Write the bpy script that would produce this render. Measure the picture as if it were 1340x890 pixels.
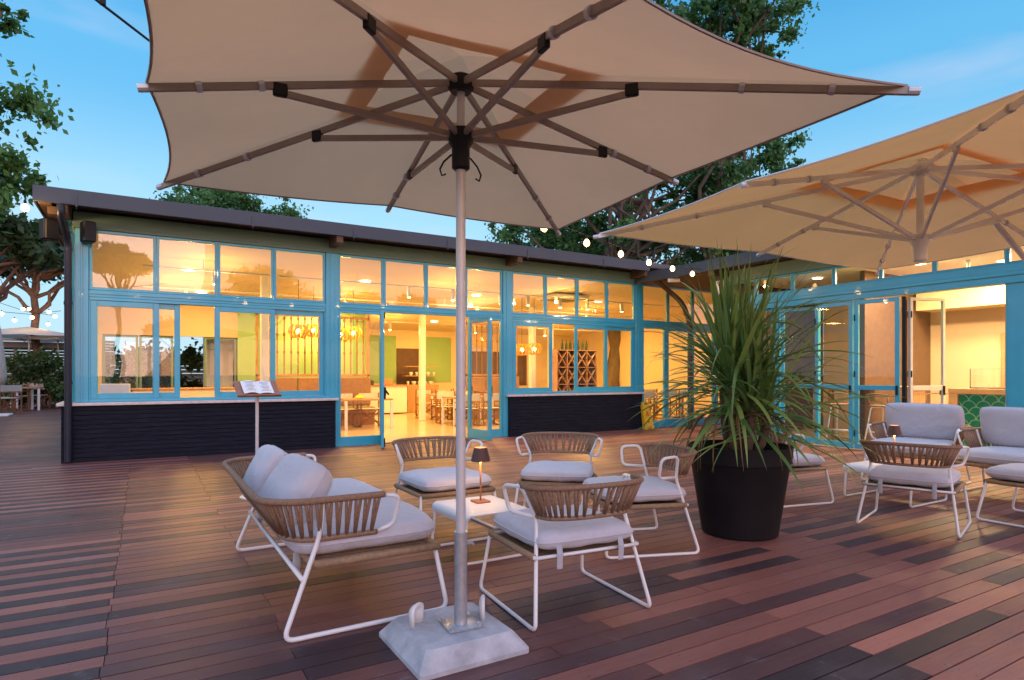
import bpy, math, random
import numpy as np
from mathutils import Vector, Matrix
random.seed(7)
rng = np.random.default_rng(11)
R = math.radians
for o in list(bpy.data.objects): bpy.data.objects.remove(o)
S = bpy.context.scene
COL = S.collection
# ------------------------------------------------------------------ camera
A = R(30.8)                                  # the buildings are axis-aligned, the camera is turned
H = 1.35
cam = bpy.data.cameras.new('camera'); co = bpy.data.objects.new('camera', cam); COL.objects.link(co)
co.location = (0, 0, H); co.rotation_euler = (R(90), 0, -A)
cam.sensor_width = 36; cam.lens = 36*810/1340; cam.shift_y = 45/1340
cam.clip_end = 3000; cam.clip_start = 0.05
S.camera = co
# ------------------------------------------------------------------ world: dusk sky, sunset glow behind the camera
w = bpy.data.worlds.new('World'); S.world = w; w.use_nodes = True
nt = w.node_tree; nt.nodes.clear()
N = nt.nodes.new; L = nt.links.new
sky = N('ShaderNodeTexSky'); sky.sky_type = 'NISHITA'; sky.sun_disc = False
sky.sun_elevation = R(2.0); sky.sun_rotation = R(172); sky.ozone_density = 3.5; sky.air_density = 1.0; sky.dust_density = 1.0
tc = N('ShaderNodeTexCoord'); sep = N('ShaderNodeSeparateXYZ'); L(tc.outputs['Generated'], sep.inputs[0])
up = N('ShaderNodeValToRGB'); up.color_ramp.interpolation = 'EASE'      # blue side by height
e = up.color_ramp.elements
e[0].position = 0.0; e[0].color = (0.44, 0.66, 0.78, 1)
e[1].position = 1.0; e[1].color = (0.55, 0.75, 1.0, 1)
x = e.new(0.20); x.color = (0.34, 0.61, 0.78, 1)
x = e.new(0.40); x.color = (0.115, 0.41, 0.69, 1)
x = e.new(0.56); x.color = (0.040, 0.28, 0.60, 1)
x = e.new(0.75); x.color = (0.30, 0.52, 0.92, 1)
L(sep.outputs['Z'], up.inputs['Fac'])
dn = N('ShaderNodeValToRGB'); dn.color_ramp.interpolation = 'EASE'      # glow side by height
e = dn.color_ramp.elements
e[0].position = 0.0; e[0].color = (1.0, 0.56, 0.40, 1)
e[1].position = 1.0; e[1].color = (0.42, 0.55, 0.9, 1)
x = e.new(0.18); x.color = (0.90, 0.56, 0.50, 1)
x = e.new(0.42); x.color = (0.46, 0.50, 0.78, 1)
L(sep.outputs['Z'], dn.inputs['Fac'])
mr = N('ShaderNodeMapRange'); mr.inputs['From Min'].default_value = 0.25; mr.inputs['From Max'].default_value = -0.75
mr.interpolation_type = 'SMOOTHSTEP'; L(sep.outputs['Y'], mr.inputs['Value'])
gs = N('ShaderNodeVectorMath'); gs.operation = 'SCALE'; L(dn.outputs[0], gs.inputs[0]); gs.inputs['Scale'].default_value = 1.7      # the glow side is brighter
mx = N('ShaderNodeMixRGB'); L(mr.outputs[0], mx.inputs[0]); L(up.outputs[0], mx.inputs[1]); L(gs.outputs[0], mx.inputs[2])
nz = N('ShaderNodeTexNoise'); nz.inputs['Scale'].default_value = 2.2; nz.inputs['Detail'].default_value = 5
mp = N('ShaderNodeMapping'); mp.inputs['Scale'].default_value = (1, 1, 4.5); L(tc.outputs['Generated'], mp.inputs[0]); L(mp.outputs[0], nz.inputs['Vector'])
cr = N('ShaderNodeMapRange'); cr.inputs['From Min'].default_value = 0.52; cr.inputs['From Max'].default_value = 0.75; cr.inputs['To Max'].default_value = 0.35
L(nz.outputs['Fac'], cr.inputs['Value'])
cl = N('ShaderNodeMixRGB'); L(cr.outputs[0], cl.inputs[0]); L(mx.outputs[0], cl.inputs[1]); cl.inputs[2].default_value = (0.72, 0.66, 0.74, 1)
bgS = N('ShaderNodeBackground'); L(sky.outputs[0], bgS.inputs[0]); bgS.inputs[1].default_value = 0.05
bgG = N('ShaderNodeBackground'); L(cl.outputs[0], bgG.inputs[0]); bgG.inputs[1].default_value = 0.80
ad = N('ShaderNodeAddShader'); L(bgS.outputs[0], ad.inputs[0]); L(bgG.outputs[0], ad.inputs[1])
wo = N('ShaderNodeOutputWorld'); L(ad.outputs[0], wo.inputs[0])
sl = bpy.data.lights.new('sun', 'SUN'); sl.energy = 0.25; sl.angle = R(25); sl.color = (1, .72, .6)
so = bpy.data.objects.new('sun', sl); COL.objects.link(so)
so.rotation_euler = Vector((0.14, 0.97, -0.16)).to_track_quat('-Z', 'Y').to_euler()
S.view_settings.view_transform = 'Standard'; S.view_settings.look = 'None'
S.view_settings.exposure = 0.62; S.view_settings.gamma = 1; S.view_settings.use_curve_mapping = False
S.render.engine = 'CYCLES'
S.cycles.max_bounces = 8; S.cycles.transparent_max_bounces = 24; S.cycles.transmission_bounces = 6; S.cycles.glossy_bounces = 4
S.cycles.sample_clamp_indirect = 3.0; S.cycles.caustics_reflective = False; S.cycles.caustics_refractive = False
# ------------------------------------------------------------------ materials
MAT = {}
def srgb(r, g, b):
    f = lambda c: (c/255/12.92 if c/255 <= .04045 else ((c/255+.055)/1.055)**2.4)
    return (f(r), f(g), f(b))
def mat(name, col, rough=.6, metal=0., vary=.12, scale=8., bump=.0, bscale=60., stretch=(1, 1, 1), sheen=0, coat=0, spec=.5, col2=None):
    m = bpy.data.materials.new(name); m.use_nodes = True; t = m.node_tree; n = t.nodes; b = n['Principled BSDF']
    tcn = n.new('ShaderNodeTexCoord'); mpn = n.new('ShaderNodeMapping'); mpn.inputs['Scale'].default_value = stretch
    t.links.new(tcn.outputs['Object'], mpn.inputs[0])
    no = n.new('ShaderNodeTexNoise'); no.inputs['Scale'].default_value = scale; no.inputs['Detail'].default_value = 6; no.inputs['Roughness'].default_value = .62
    t.links.new(mpn.outputs[0], no.inputs['Vector'])
    mi = n.new('ShaderNodeMixRGB'); mi.name = 'colmix'
    c2 = col2 if col2 else tuple(min(1, c*(1+vary)) for c in col); c1 = col if col2 else tuple(c*(1-vary) for c in col)
    mi.inputs[1].default_value = (*c1, 1); mi.inputs[2].default_value = (*c2, 1)
    mr = n.new('ShaderNodeMapRange'); mr.inputs['From Min'].default_value = .3; mr.inputs['From Max'].default_value = .7
    t.links.new(no.outputs['Fac'], mr.inputs['Value']); t.links.new(mr.outputs[0], mi.inputs[0])
    t.links.new(mi.outputs[0], b.inputs['Base Color'])
    b.inputs['Roughness'].default_value = rough; b.inputs['Metallic'].default_value = metal
    b.inputs['Coat Weight'].default_value = coat; b.inputs['Specular IOR Level'].default_value = spec
    if sheen: b.inputs['Sheen Weight'].default_value = sheen
    if bump:
        n2 = n.new('ShaderNodeTexNoise'); n2.inputs['Scale'].default_value = bscale; n2.inputs['Detail'].default_value = 4
        t.links.new(mpn.outputs[0], n2.inputs['Vector'])
        bp = n.new('ShaderNodeBump'); bp.inputs['Strength'].default_value = bump; bp.inputs['Distance'].default_value = .01
        t.links.new(n2.outputs['Fac'], bp.inputs['Height']); t.links.new(bp.outputs[0], b.inputs['Normal'])
    MAT[name] = m; return m
def emis(name, col, st):
    m = bpy.data.materials.new(name); m.use_nodes = True; b = m.node_tree.nodes['Principled BSDF']
    b.inputs['Base Color'].default_value = (*col, 1); b.inputs['Emission Color'].default_value = (*col, 1); b.inputs['Emission Strength'].default_value = st
    MAT[name] = m; return m
mat('teal_paint', (.045, .40, .56), .28, vary=.06, scale=3, coat=.2)
mat('warmlit_green', (.12, .22, .18), .55, vary=.1, scale=2, stretch=(1, 1, 8))  # head boards: warm bulb light on shaded teal paint, put into the colour
mat('dark_clad', (.012, .014, .023), .8, spec=.16, vary=.6, scale=14, stretch=(.35, .35, 6), bump=.35, bscale=22)
mat('marble', (.62, .56, .55), .35, vary=.18, scale=9)
mat('fascia', (.040, .056, .080), .45, vary=.06, scale=2, metal=.2)
mat('soffit_wood', (.10, .055, .03), .7, vary=.3, scale=6, stretch=(1, 8, 1), bump=.2)
mat('roof_top', (.10, .10, .12), .6)
mat('cream_wall', (.70, .58, .38), .75, vary=.04, scale=1.5)
mat('ceil_wall', (.74, .64, .46), .8, vary=.03, scale=1)
mat('green_wall', (.27, .46, .20), .8, vary=.04, scale=1.5)
mat('beige_wall', (.60, .46, .32), .8, vary=.04, scale=1.5)
mat('floor_tile', (.62, .50, .33), .18, vary=.06, scale=3)
mat('white_paint', (.80, .80, .80), .35, vary=.03, scale=4)
mat('white_frame', (.82, .83, .84), .3, vary=.03, scale=6, coat=.2)
mat('fabric', (.56, .56, .62), .92, vary=.04, scale=5, bump=.25, bscale=500, sheen=.25)
_m = MAT['fabric']; _t = _m.node_tree; _n = _t.nodes
_b1 = [q for q in _n if q.type == 'BUMP'][0]; _nw = _n.new('ShaderNodeTexNoise'); _nw.inputs['Scale'].default_value = 5.5; _nw.inputs['Detail'].default_value = 3; _nw.inputs['Distortion'].default_value = 1.2
_b2 = _n.new('ShaderNodeBump'); _b2.inputs['Strength'].default_value = .55; _b2.inputs['Distance'].default_value = .03; _t.links.new(_nw.outputs['Fac'], _b2.inputs['Height']); _t.links.new(_b1.outputs[0], _b2.inputs['Normal']); _t.links.new(_b2.outputs[0], _n['Principled BSDF'].inputs['Normal'])
_tc = [q for q in _n if q.type == 'TEX_COORD'][0]; _t.links.new(_tc.outputs['Object'], _nw.inputs['Vector'])
mat('rope', (.29, .18, .115), .85, vary=.3, scale=60, bump=.5, bscale=260)
mat('rope_light', (.33, .22, .13), .85, vary=.25, scale=40, bump=.4, bscale=220)
mat('canvas_strap', (.45, .47, .52), .8)
mat('galv', (.50, .52, .55), .38, metal=.75, vary=.2, scale=18)
mat('alu', (.62, .62, .64), .45, metal=.35, vary=.08, scale=10)
mat('alu_dark', (.34, .28, .24), .5, metal=.15, vary=.1, scale=10)
mat('black_plastic', (.009, .009, .011), .5, spec=.3, vary=.2)
mat('white_plastic', (.75, .75, .74), .4, vary=.04)
mat('concrete', (.44, .45, .48), .9, vary=.28, scale=7, bump=.4, bscale=45)
mat('copper', (.60, .24, .10), .38, metal=.6, vary=.1)
mat('bronze_shade', (.10, .05, .045), .5, metal=.2, vary=.1)
mat('pot_black', (.008, .008, .010), .6, spec=.25, vary=.25, scale=6, bump=.1)
mat('soil', (.04, .028, .02), .95, vary=.4, scale=30, bump=.8)
mat('blade', (.050, .14, .040), .42, vary=.0, scale=3, col2=(.11, .24, .06), spec=.4)
mat('blade_dry', (.20, .13, .05), .7, vary=.3, scale=9)
mat('stem', (.13, .09, .06), .9, vary=.3, scale=25, bump=.6)
mat('bark', (.15, .115, .085), .95, vary=.35, scale=5, stretch=(1, 1, .3), bump=.9, bscale=9)
mat('pine_bark', (.20, .12, .08), .95, vary=.35, scale=5, bump=.9, bscale=7)
mat('wood', (.26, .12, .05), .5, vary=.25, scale=6, stretch=(1, 1, 6))
mat('wood_light', (.42, .24, .12), .5, vary=.2, scale=5, stretch=(5, 1, 1))
mat('wood_red', (.30, .13, .07), .5, vary=.2, scale=7, stretch=(1, 6, 1))
mat('canvas', (.66, .62, .54), .9, vary=.05)
mat('brown_leather', (.30, .17, .09), .6, vary=.12)
mat('rope_screen', (.28, .14, .06), .8, vary=.2)
mat('yellow_plastic', (.80, .52, .02), .35, vary=.05)
mat('red_paint', (.55, .02, .02), .35)
mat('paper', (.78, .78, .76), .7, vary=.04)
mat('ink', (.16, .17, .2), .7)
mat('steel_dark', (.10, .10, .11), .35, metal=.5); mat('pipe_navy', (.012, .016, .03), .4, spec=.35)
mat('slat_wall', (.36, .27, .20), .8, vary=.15, scale=4)
mat('plaster_far', (.50, .48, .46), .9)
mat('ground_earth', (.09, .085, .05), .95, vary=.4, scale=2, bump=.5, bscale=20)
mat('tile_grout', (.5, .5, .4), .6)
mat('rack_wood', (.40, .24, .17), .6, vary=.15)
mat('dark_wood', (.10, .055, .035), .6, vary=.2)
mat('bottle_glass', (.03, .06, .03), .15)
mat('ceramic', (.7, .66, .6), .4)
emis('bulb', (1, .58, .18), 9); emis('spot_lens', (1, .72, .40), 14); emis('basket_core', (1, .55, .15), 14); emis('lamp_core', (1, .62, .28), 16)
def leafmat(name, c1, c2, rough=.6, trans=.25):
    m = bpy.data.materials.new(name); m.use_nodes = True; t = m.node_tree; n = t.nodes; b = n['Principled BSDF']
    at = n.new('ShaderNodeAttribute'); at.attribute_name = 'tone'
    mi = n.new('ShaderNodeMixRGB'); mi.inputs[1].default_value = (*c1, 1); mi.inputs[2].default_value = (*c2, 1)
    t.links.new(at.outputs['Fac'], mi.inputs[0]); t.links.new(mi.outputs[0], b.inputs['Base Color']); b.inputs['Roughness'].default_value = rough
    tr = n.new('ShaderNodeBsdfTranslucent'); t.links.new(mi.outputs[0], tr.inputs[0]); ms = n.new('ShaderNodeMixShader'); ms.inputs[0].default_value = trans
    t.links.new(b.outputs[0], ms.inputs[1]); t.links.new(tr.outputs[0], ms.inputs[2]); t.links.new(ms.outputs[0], n['Material Output'].inputs[0])
    MAT[name] = m
leafmat('leaf', (.035, .12, .045), (.16, .34, .09), .5, .42); leafmat('leaf_shrub', (.02, .05, .014), (.09, .16, .04)); leafmat('needle', (.022, .05, .016), (.06, .11, .03))
leafmat('strap', (.055, .17, .045), (.30, .46, .13), .36, .25)
def glassmat(name, ior=1.65, tint=(1, 1, 1)):
    m = bpy.data.materials.new(name); m.use_nodes = True; t = m.node_tree; n = t.nodes; n.clear()
    ge = n.new('ShaderNodeNewGeometry'); dt = n.new('ShaderNodeVectorMath'); dt.operation = 'DOT_PRODUCT'; t.links.new(ge.outputs['Incoming'], dt.inputs[0]); t.links.new(ge.outputs['Normal'], dt.inputs[1])
    def M(op, a, b_=None):
        q = n.new('ShaderNodeMath'); q.operation = op
        for i, v in enumerate((a, b_)):
            if v is None: continue
            if isinstance(v, (int, float)): q.inputs[i].default_value = v
            else: t.links.new(v, q.inputs[i])
        return q.outputs[0]
    f0 = ((ior-1)/(ior+1))**2
    fr = M('ADD', M('MULTIPLY', M('POWER', M('SUBTRACT', 1.0, M('ABSOLUTE', dt.outputs['Value'])), 5.0), 1-f0), f0)
    tr = n.new('ShaderNodeBsdfTransparent'); tr.inputs[0].default_value = (*tint, 1)
    gl = n.new('ShaderNodeBsdfGlossy'); gl.inputs['Roughness'].default_value = .0
    nn = n.new('ShaderNodeTexNoise'); nn.inputs['Scale'].default_value = .9; tcn = n.new('ShaderNodeTexCoord'); t.links.new(tcn.outputs['Object'], nn.inputs['Vector'])
    bp = n.new('ShaderNodeBump'); bp.inputs['Strength'].default_value = .05; bp.inputs['Distance'].default_value = .02
    t.links.new(nn.outputs['Fac'], bp.inputs['Height']); t.links.new(bp.outputs[0], gl.inputs['Normal'])
    ms = n.new('ShaderNodeMixShader'); out = n.new('ShaderNodeOutputMaterial')
    t.links.new(fr, ms.inputs[0]); t.links.new(tr.outputs[0], ms.inputs[1]); t.links.new(gl.outputs[0], ms.inputs[2]); t.links.new(ms.outputs[0], out.inputs[0])
    MAT[name] = m
glassmat('glass', 1.5); glassmat('glass_hi', 1.8)
def canopymat(name, col, trans):
    m = mat(name, col, .9, vary=.05, scale=1.5, bump=.15, bscale=400)
    t = m.node_tree; n = t.nodes; b = n['Principled BSDF']
    b1 = [q for q in n if q.type == 'BUMP'][0]; nw = n.new('ShaderNodeTexNoise'); nw.inputs['Scale'].default_value = 2.2; nw.inputs['Detail'].default_value = 2; nw.inputs['Distortion'].default_value = .8
    tcx = [q for q in n if q.type == 'TEX_COORD'][0]; t.links.new(tcx.outputs['Object'], nw.inputs['Vector'])
    bb = n.new('ShaderNodeBump'); bb.inputs['Strength'].default_value = .5; bb.inputs['Distance'].default_value = .05; t.links.new(nw.outputs['Fac'], bb.inputs['Height']); t.links.new(b1.outputs[0], bb.inputs['Normal']); t.links.new(bb.outputs[0], b.inputs['Normal'])
    tr = n.new('ShaderNodeBsdfTranslucent'); t.links.new(n['colmix'].outputs[0], tr.inputs[0]); ms = n.new('ShaderNodeMixShader'); ms.inputs[0].default_value = trans
    t.links.new(b.outputs[0], ms.inputs[1]); t.links.new(tr.outputs[0], ms.inputs[2]); t.links.new(ms.outputs[0], n['Material Output'].inputs[0])
canopymat('canopy_tan', (.72, .46, .26), .40); canopymat('canopy_cream_lit', (.90, .46, .165), .44); canopymat('canopy_white', (.7, .66, .6), .3)  # cream cloth at the right: orange lamp glow is put into its colour
def deckmat():
    m = bpy.data.materials.new('deck'); m.use_nodes = True; t = m.node_tree; n = t.nodes; b = n['Principled BSDF']
    at = n.new('ShaderNodeAttribute'); at.attribute_name = 'tone'
    rp = n.new('ShaderNodeValToRGB'); e = rp.color_ramp.elements
    e[0].position = 0; e[0].color = (.026, .021, .030, 1); e[1].position = 1; e[1].color = (.46, .17, .12, 1)
    x = e.new(.3); x.color = (.085, .040, .044, 1); x = e.new(.55); x.color = (.19, .070, .058, 1); x = e.new(.8); x.color = (.31, .120, .092, 1)
    tcn = n.new('ShaderNodeTexCoord'); mp = n.new('ShaderNodeMapping'); mp.inputs['Scale'].default_value = (1.2, 26, 1); t.links.new(tcn.outputs['Object'], mp.inputs[0])
    n1 = n.new('ShaderNodeTexNoise'); n1.inputs['Scale'].default_value = 2.2; n1.inputs['Detail'].default_value = 8; n1.inputs['Roughness'].default_value = .8; t.links.new(mp.outputs[0], n1.inputs['Vector'])
    n2 = n.new('ShaderNodeTexNoise'); n2.inputs['Scale'].default_value = 1.7; n2.inputs['Detail'].default_value = 6; t.links.new(tcn.outputs['Object'], n2.inputs['Vector'])
    ma = n.new('ShaderNodeMath'); ma.operation = 'MULTIPLY_ADD'; t.links.new(n1.outputs['Fac'], ma.inputs[0]); ma.inputs[1].default_value = .62
    t.links.new(at.outputs['Fac'], ma.inputs[2]); mb = n.new('ShaderNodeMath'); mb.operation = 'SUBTRACT'; t.links.new(ma.outputs[0], mb.inputs[0]); mb.inputs[1].default_value = .31
    t.links.new(mb.outputs[0], rp.inputs[0])
    st = n.new('ShaderNodeMapRange'); st.inputs['From Min'].default_value = .56; st.inputs['From Max'].default_value = .78; st.inputs['To Max'].default_value = .45; t.links.new(n2.outputs['Fac'], st.inputs['Value'])
    mi = n.new('ShaderNodeMixRGB'); t.links.new(st.outputs[0], mi.inputs[0]); t.links.new(rp.outputs[0], mi.inputs[1]); mi.inputs[2].default_value = (.16, .13, .14, 1)
    n4 = n.new('ShaderNodeTexNoise'); n4.inputs['Scale'].default_value = 5.5; n4.inputs['Detail'].default_value = 8; n4.inputs['Roughness'].default_value = .75; t.links.new(tcn.outputs['Object'], n4.inputs['Vector'])
    st2 = n.new('ShaderNodeMapRange'); st2.inputs['From Min'].default_value = .59; st2.inputs['From Max'].default_value = .74; st2.inputs['To Max'].default_value = .6; t.links.new(n4.outputs['Fac'], st2.inputs['Value'])
    mj = n.new('ShaderNodeMixRGB'); t.links.new(st2.outputs[0], mj.inputs[0]); t.links.new(mi.outputs[0], mj.inputs[1]); mj.inputs[2].default_value = (.30, .27, .28, 1)
    # screw heads: two per board on every joist
    sp = n.new('ShaderNodeSeparateXYZ'); t.links.new(tcn.outputs['Object'], sp.inputs[0])
    def M(op, a, b_=None):
        q = n.new('ShaderNodeMath'); q.operation = op
        for i_, v_ in enumerate((a, b_)):
            if v_ is None: continue
            if isinstance(v_, (int, float)): q.inputs[i_].default_value = v_
            else: t.links.new(v_, q.inputs[i_])
        return q.outputs[0]
    fx = M('MULTIPLY', M('SUBTRACT', M('FRACT', M('DIVIDE', M('ADD', sp.outputs['X'], 40.04), .5)), .5), .5)
    fy = M('SUBTRACT', M('ABSOLUTE', M('SUBTRACT', M('MULTIPLY', M('FRACT', M('DIVIDE', M('ADD', sp.outputs['Y'], 4.0), .126)), .126), .06)), .035)
    dd = M('LESS_THAN', M('ADD', M('MULTIPLY', fx, fx), M('MULTIPLY', fy, fy)), .000022)
    mk = n.new('ShaderNodeMixRGB'); t.links.new(M('MULTIPLY', dd, .8), mk.inputs[0]); t.links.new(mj.outputs[0], mk.inputs[1]); mk.inputs[2].default_value = (.02, .016, .016, 1)
    t.links.new(mk.outputs[0], b.inputs['Base Color'])
    rr = n.new('ShaderNodeMapRange'); rr.inputs['To Min'].default_value = .36; rr.inputs['To Max'].default_value = .62; t.links.new(n2.outputs['Fac'], rr.inputs['Value']); t.links.new(rr.outputs[0], b.inputs['Roughness'])
    w = n.new('ShaderNodeTexWave'); w.bands_direction = 'Y'; w.inputs['Scale'].default_value = 16; w.inputs['Distortion'].default_value = 0; t.links.new(tcn.outputs['Object'], w.inputs['Vector'])
    mm = n.new('ShaderNodeMath'); mm.operation = 'MULTIPLY_ADD'; t.links.new(n1.outputs['Fac'], mm.inputs[0]); mm.inputs[1].default_value = 1.0; mm.inputs[2].default_value = 0
    bp = n.new('ShaderNodeBump'); bp.inputs['Strength'].default_value = .3; bp.inputs['Distance'].default_value = .004; t.links.new(mm.outputs[0], bp.inputs['Height']); t.links.new(bp.outputs[0], b.inputs['Normal'])
    MAT['deck'] = m
deckmat()
def tilemat():
    m = bpy.data.materials.new('scallop_tile'); m.use_nodes = True; t = m.node_tree; n = t.nodes; b = n['Principled BSDF']
    tcn = n.new('ShaderNodeTexCoord'); sp = n.new('ShaderNodeSeparateXYZ'); t.links.new(tcn.outputs['Object'], sp.inputs[0])
    def M(op, a, b_=None, c=None):
        q = n.new('ShaderNodeMath'); q.operation = op
        for i, v in enumerate((a, b_, c)):
            if v is None: continue
            if isinstance(v, (int, float)): q.inputs[i].default_value = v
            else: t.links.new(v, q.inputs[i])
        return q.outputs[0]
    # overlapping fish-scale arcs
    u = M('MULTIPLY', sp.outputs['Y'], 4.5); v = M('MULTIPLY', sp.outputs['Z'], 9.0)
    row = M('FLOOR', v); fv = M('FRACT', v); off = M('MULTIPLY', M('MODULO', row, 2), .5)
    fu = M('SUBTRACT', M('FRACT', M('ADD', u, off)), .5)
    d = M('SQRT', M('ADD', M('MULTIPLY', fu, fu), M('MULTIPLY', M('MULTIPLY', fv, .5), M('MULTIPLY', fv, .5))))
    ln = M('LESS_THAN', M('ABSOLUTE', M('SUBTRACT', d, .47)), .035)
    mi = n.new('ShaderNodeMixRGB'); t.links.new(ln, mi.inputs[0]); mi.inputs[1].default_value = (.008, .13, .085, 1); mi.inputs[2].default_value = (.12, .28, .20, 1)
    t.links.new(mi.outputs[0], b.inputs['Base Color']); b.inputs['Roughness'].default_value = .2
    MAT['scallop_tile'] = m
tilemat()
# ------------------------------------------------------------------ mesh helpers
class MB:
    def __init__(s): s.v = []; s.f = []
    def add(s, vs, fs):
        o = len(s.v); s.v += [tuple(p) for p in vs]; s.f += [tuple(i+o for i in f) for f in fs]; return s
    def box(s, x0, x1, y0, y1, z0, z1, M=None):
        vs = [(x, y, z) for z in (z0, z1) for y in (y0, y1) for x in (x0, x1)]
        if M is not None: vs = [M @ Vector(p) for p in vs]
        return s.add(vs, [(0, 2, 3, 1), (4, 5, 7, 6), (0, 1, 5, 4), (2, 6, 7, 3), (0, 4, 6, 2), (1, 3, 7, 5)])
    def bbox(s, x0, x1, y0, y1, z0, z1, b=.006, M=None):   # bevelled box (chamfered edges)
        b = min(b, (x1-x0)*.45, (y1-y0)*.45, (z1-z0)*.45)
        rings = [(z0, b), (z0+b, 0), (z1-b, 0), (z1, b)]
        vs = []
        for z, i in rings:
            vs += [(x0+i+b, y0+i, z), (x1-i-b, y0+i, z), (x1-i, y0+i+b, z), (x1-i, y1-i-b, z), (x1-i-b, y1-i, z), (x0+i+b, y1-i, z), (x0+i, y1-i-b, z), (x0+i, y0+i+b, z)]
        if M is not None: vs = [M @ Vector(p) for p in vs]
        fs = [tuple(range(7, -1, -1)), tuple(range(24, 32))]
        for k in range(3):
            for j in range(8): fs.append((k*8+j, k*8+(j+1) % 8, k*8+8+(j+1) % 8, k*8+8+j))
        return s.add(vs, fs)
    def tube(s, path, r, n=8, closed=False, ry=None):
        P = [Vector(p) for p in path]; m = len(P)
        rr = r if isinstance(r, (list, tuple)) else [r]*m
        t0 = (P[1]-P[0]).normalized(); a = Vector((0, 0, 1)) if abs(t0.z) < .9 else Vector((1, 0, 0))
        nrm = (a-t0*a.dot(t0)).normalized(); vs = []
        for i in range(m):
            if closed: t = (P[(i+1) % m]-P[i-1]).normalized()
            else: t = (P[min(i+1, m-1)]-P[max(i-1, 0)]).normalized()
            nrm = (nrm-t*nrm.dot(t))
            nrm = nrm.normalized() if nrm.length > 1e-6 else t.orthogonal().normalized()
            bn = t.cross(nrm)
            for j in range(n):
                q = 2*math.pi*j/n; vs.append(P[i]+nrm*math.cos(q)*rr[i]+bn*math.sin(q)*(ry if ry else rr[i]))
        fs = []
        for i in range(m if closed else m-1):
            i2 = (i+1) % m
            for j in range(n): fs.append((i*n+j, i*n+(j+1) % n, i2*n+(j+1) % n, i2*n+j))
        if not closed: fs += [tuple(range(n-1, -1, -1)), tuple(range((m-1)*n, m*n))]
        return s.add(vs, fs)
    def lathe(s, prof, n=24, c=(0, 0), cap=True):
        vs = []; fs = []
        for r, z in prof:
            for j in range(n): q = 2*math.pi*j/n; vs.append((c[0]+r*math.cos(q), c[1]+r*math.sin(q), z))
        for i in range(len(prof)-1):
            for j in range(n): fs.append((i*n+j, i*n+(j+1) % n, (i+1)*n+(j+1) % n, (i+1)*n+j))
        if cap: fs += [tuple(range(n-1, -1, -1)), tuple(range((len(prof)-1)*n, len(prof)*n))]
        return s.add(vs, fs)
    def build(s, name, m, parent=None, smooth=False, bevel=0, label=None):
        me = bpy.data.meshes.new(name); me.from_pydata(s.v, [], s.f); me.update()
        if smooth: me.shade_smooth()
        if smooth == 'auto':
            try: me.set_sharp_from_angle(angle=R(40))
            except Exception: pass
        o = bpy.data.objects.new(name, me); COL.objects.link(o); me.materials.append(MAT[m])
        if parent is not None: o.parent = parent
        if label: o['label'] = label
        return o
def fillet(pts, r, n=4):
    P = [Vector(p) for p in pts]; out = [P[0]]
    for i in range(1, len(P)-1):
        a = (P[i-1]-P[i]); b = (P[i+1]-P[i]); rr = min(r, a.length*.45, b.length*.45)
        p0 = P[i]+a.normalized()*rr; p1 = P[i]+b.normalized()*rr
        for k in range(n+1):
            t = k/n; out.append(p0*(1-t)**2+P[i]*2*t*(1-t)+p1*t*t)
    out.append(P[-1]); return out
def tag(o, label=None, cat=None, group=None, kind=None):
    if label: o['label'] = label
    if cat: o['category'] = cat
    if group: o['group'] = group
    if kind: o['kind'] = kind
    return o
def empty(name, loc=(0, 0, 0), rz=0, label=None, cat=None, group=None):
    o = bpy.data.objects.new(name, None); COL.objects.link(o); o.location = loc; o.rotation_euler = (0, 0, rz); o.empty_display_size = .1
    return tag(o, label, cat, group)
def dup(root, loc, rz, label=None, group=None, sc=None):
    kids = {}
    for o in bpy.data.objects:
        if o.parent: kids.setdefault(o.parent.name, []).append(o)
    def cp(o, par):
        c = o.copy(); COL.objects.link(c)
        if par is not None: c.parent = par
        for k in kids.get(o.name, []): cp(k, c)
        return c
    r = cp(root, None); r.location = loc; r.rotation_euler = (0, 0, rz)
    if sc: r.scale = (sc,)*3
    if label: r['label'] = label
    if group: r['group'] = group
    return r
def struct(o): o['kind'] = 'structure'; return o
def cushion(mb, cx, cy, cz, wx, wy, h, M=None, n=14, puff=.35, k=5.0):
    """pillow-like box: rounded rim and slightly domed faces"""
    vs = []; fs = []
    m = n+1
    def hh(a, b):
        ea = max(0, 1-abs(a)**k)**(1/2.6); eb = max(0, 1-abs(b)**k)**(1/2.6)
        return ea*eb*(1-puff*.5*(a*a+b*b)*.5)
    for side in (1, -1):
        for j in range(m):
            for i in range(m):
                a = math.sin((i/n*2-1)*math.pi/2); b = math.sin((j/n*2-1)*math.pi/2)
                wr = .004*math.sin(9*a+3*b+cx*7)*math.cos(7*b-2*a+cy*5)
                p = Vector((cx+a*wx/2*(1-.07*b**6*abs(a)), cy+b*wy/2*(1-.07*a**6*abs(b)), cz+side*(h/2*hh(a, b)+wr*(hh(a, b) > .1))))
                vs.append(M @ p if M is not None else p)
    for sidx in range(2):
        o = sidx*m*m
        for j in range(n):
            for i in range(n):
                q = (o+j*m+i, o+j*m+i+1, o+(j+1)*m+i+1, o+(j+1)*m+i); fs.append(q if sidx == 0 else q[::-1])
    mb.add(vs, fs)
ORD = ['first', 'second', 'third', 'fourth', 'fifth', 'sixth', 'seventh', 'eighth', 'ninth', 'tenth', 'eleventh', 'twelfth']
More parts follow.
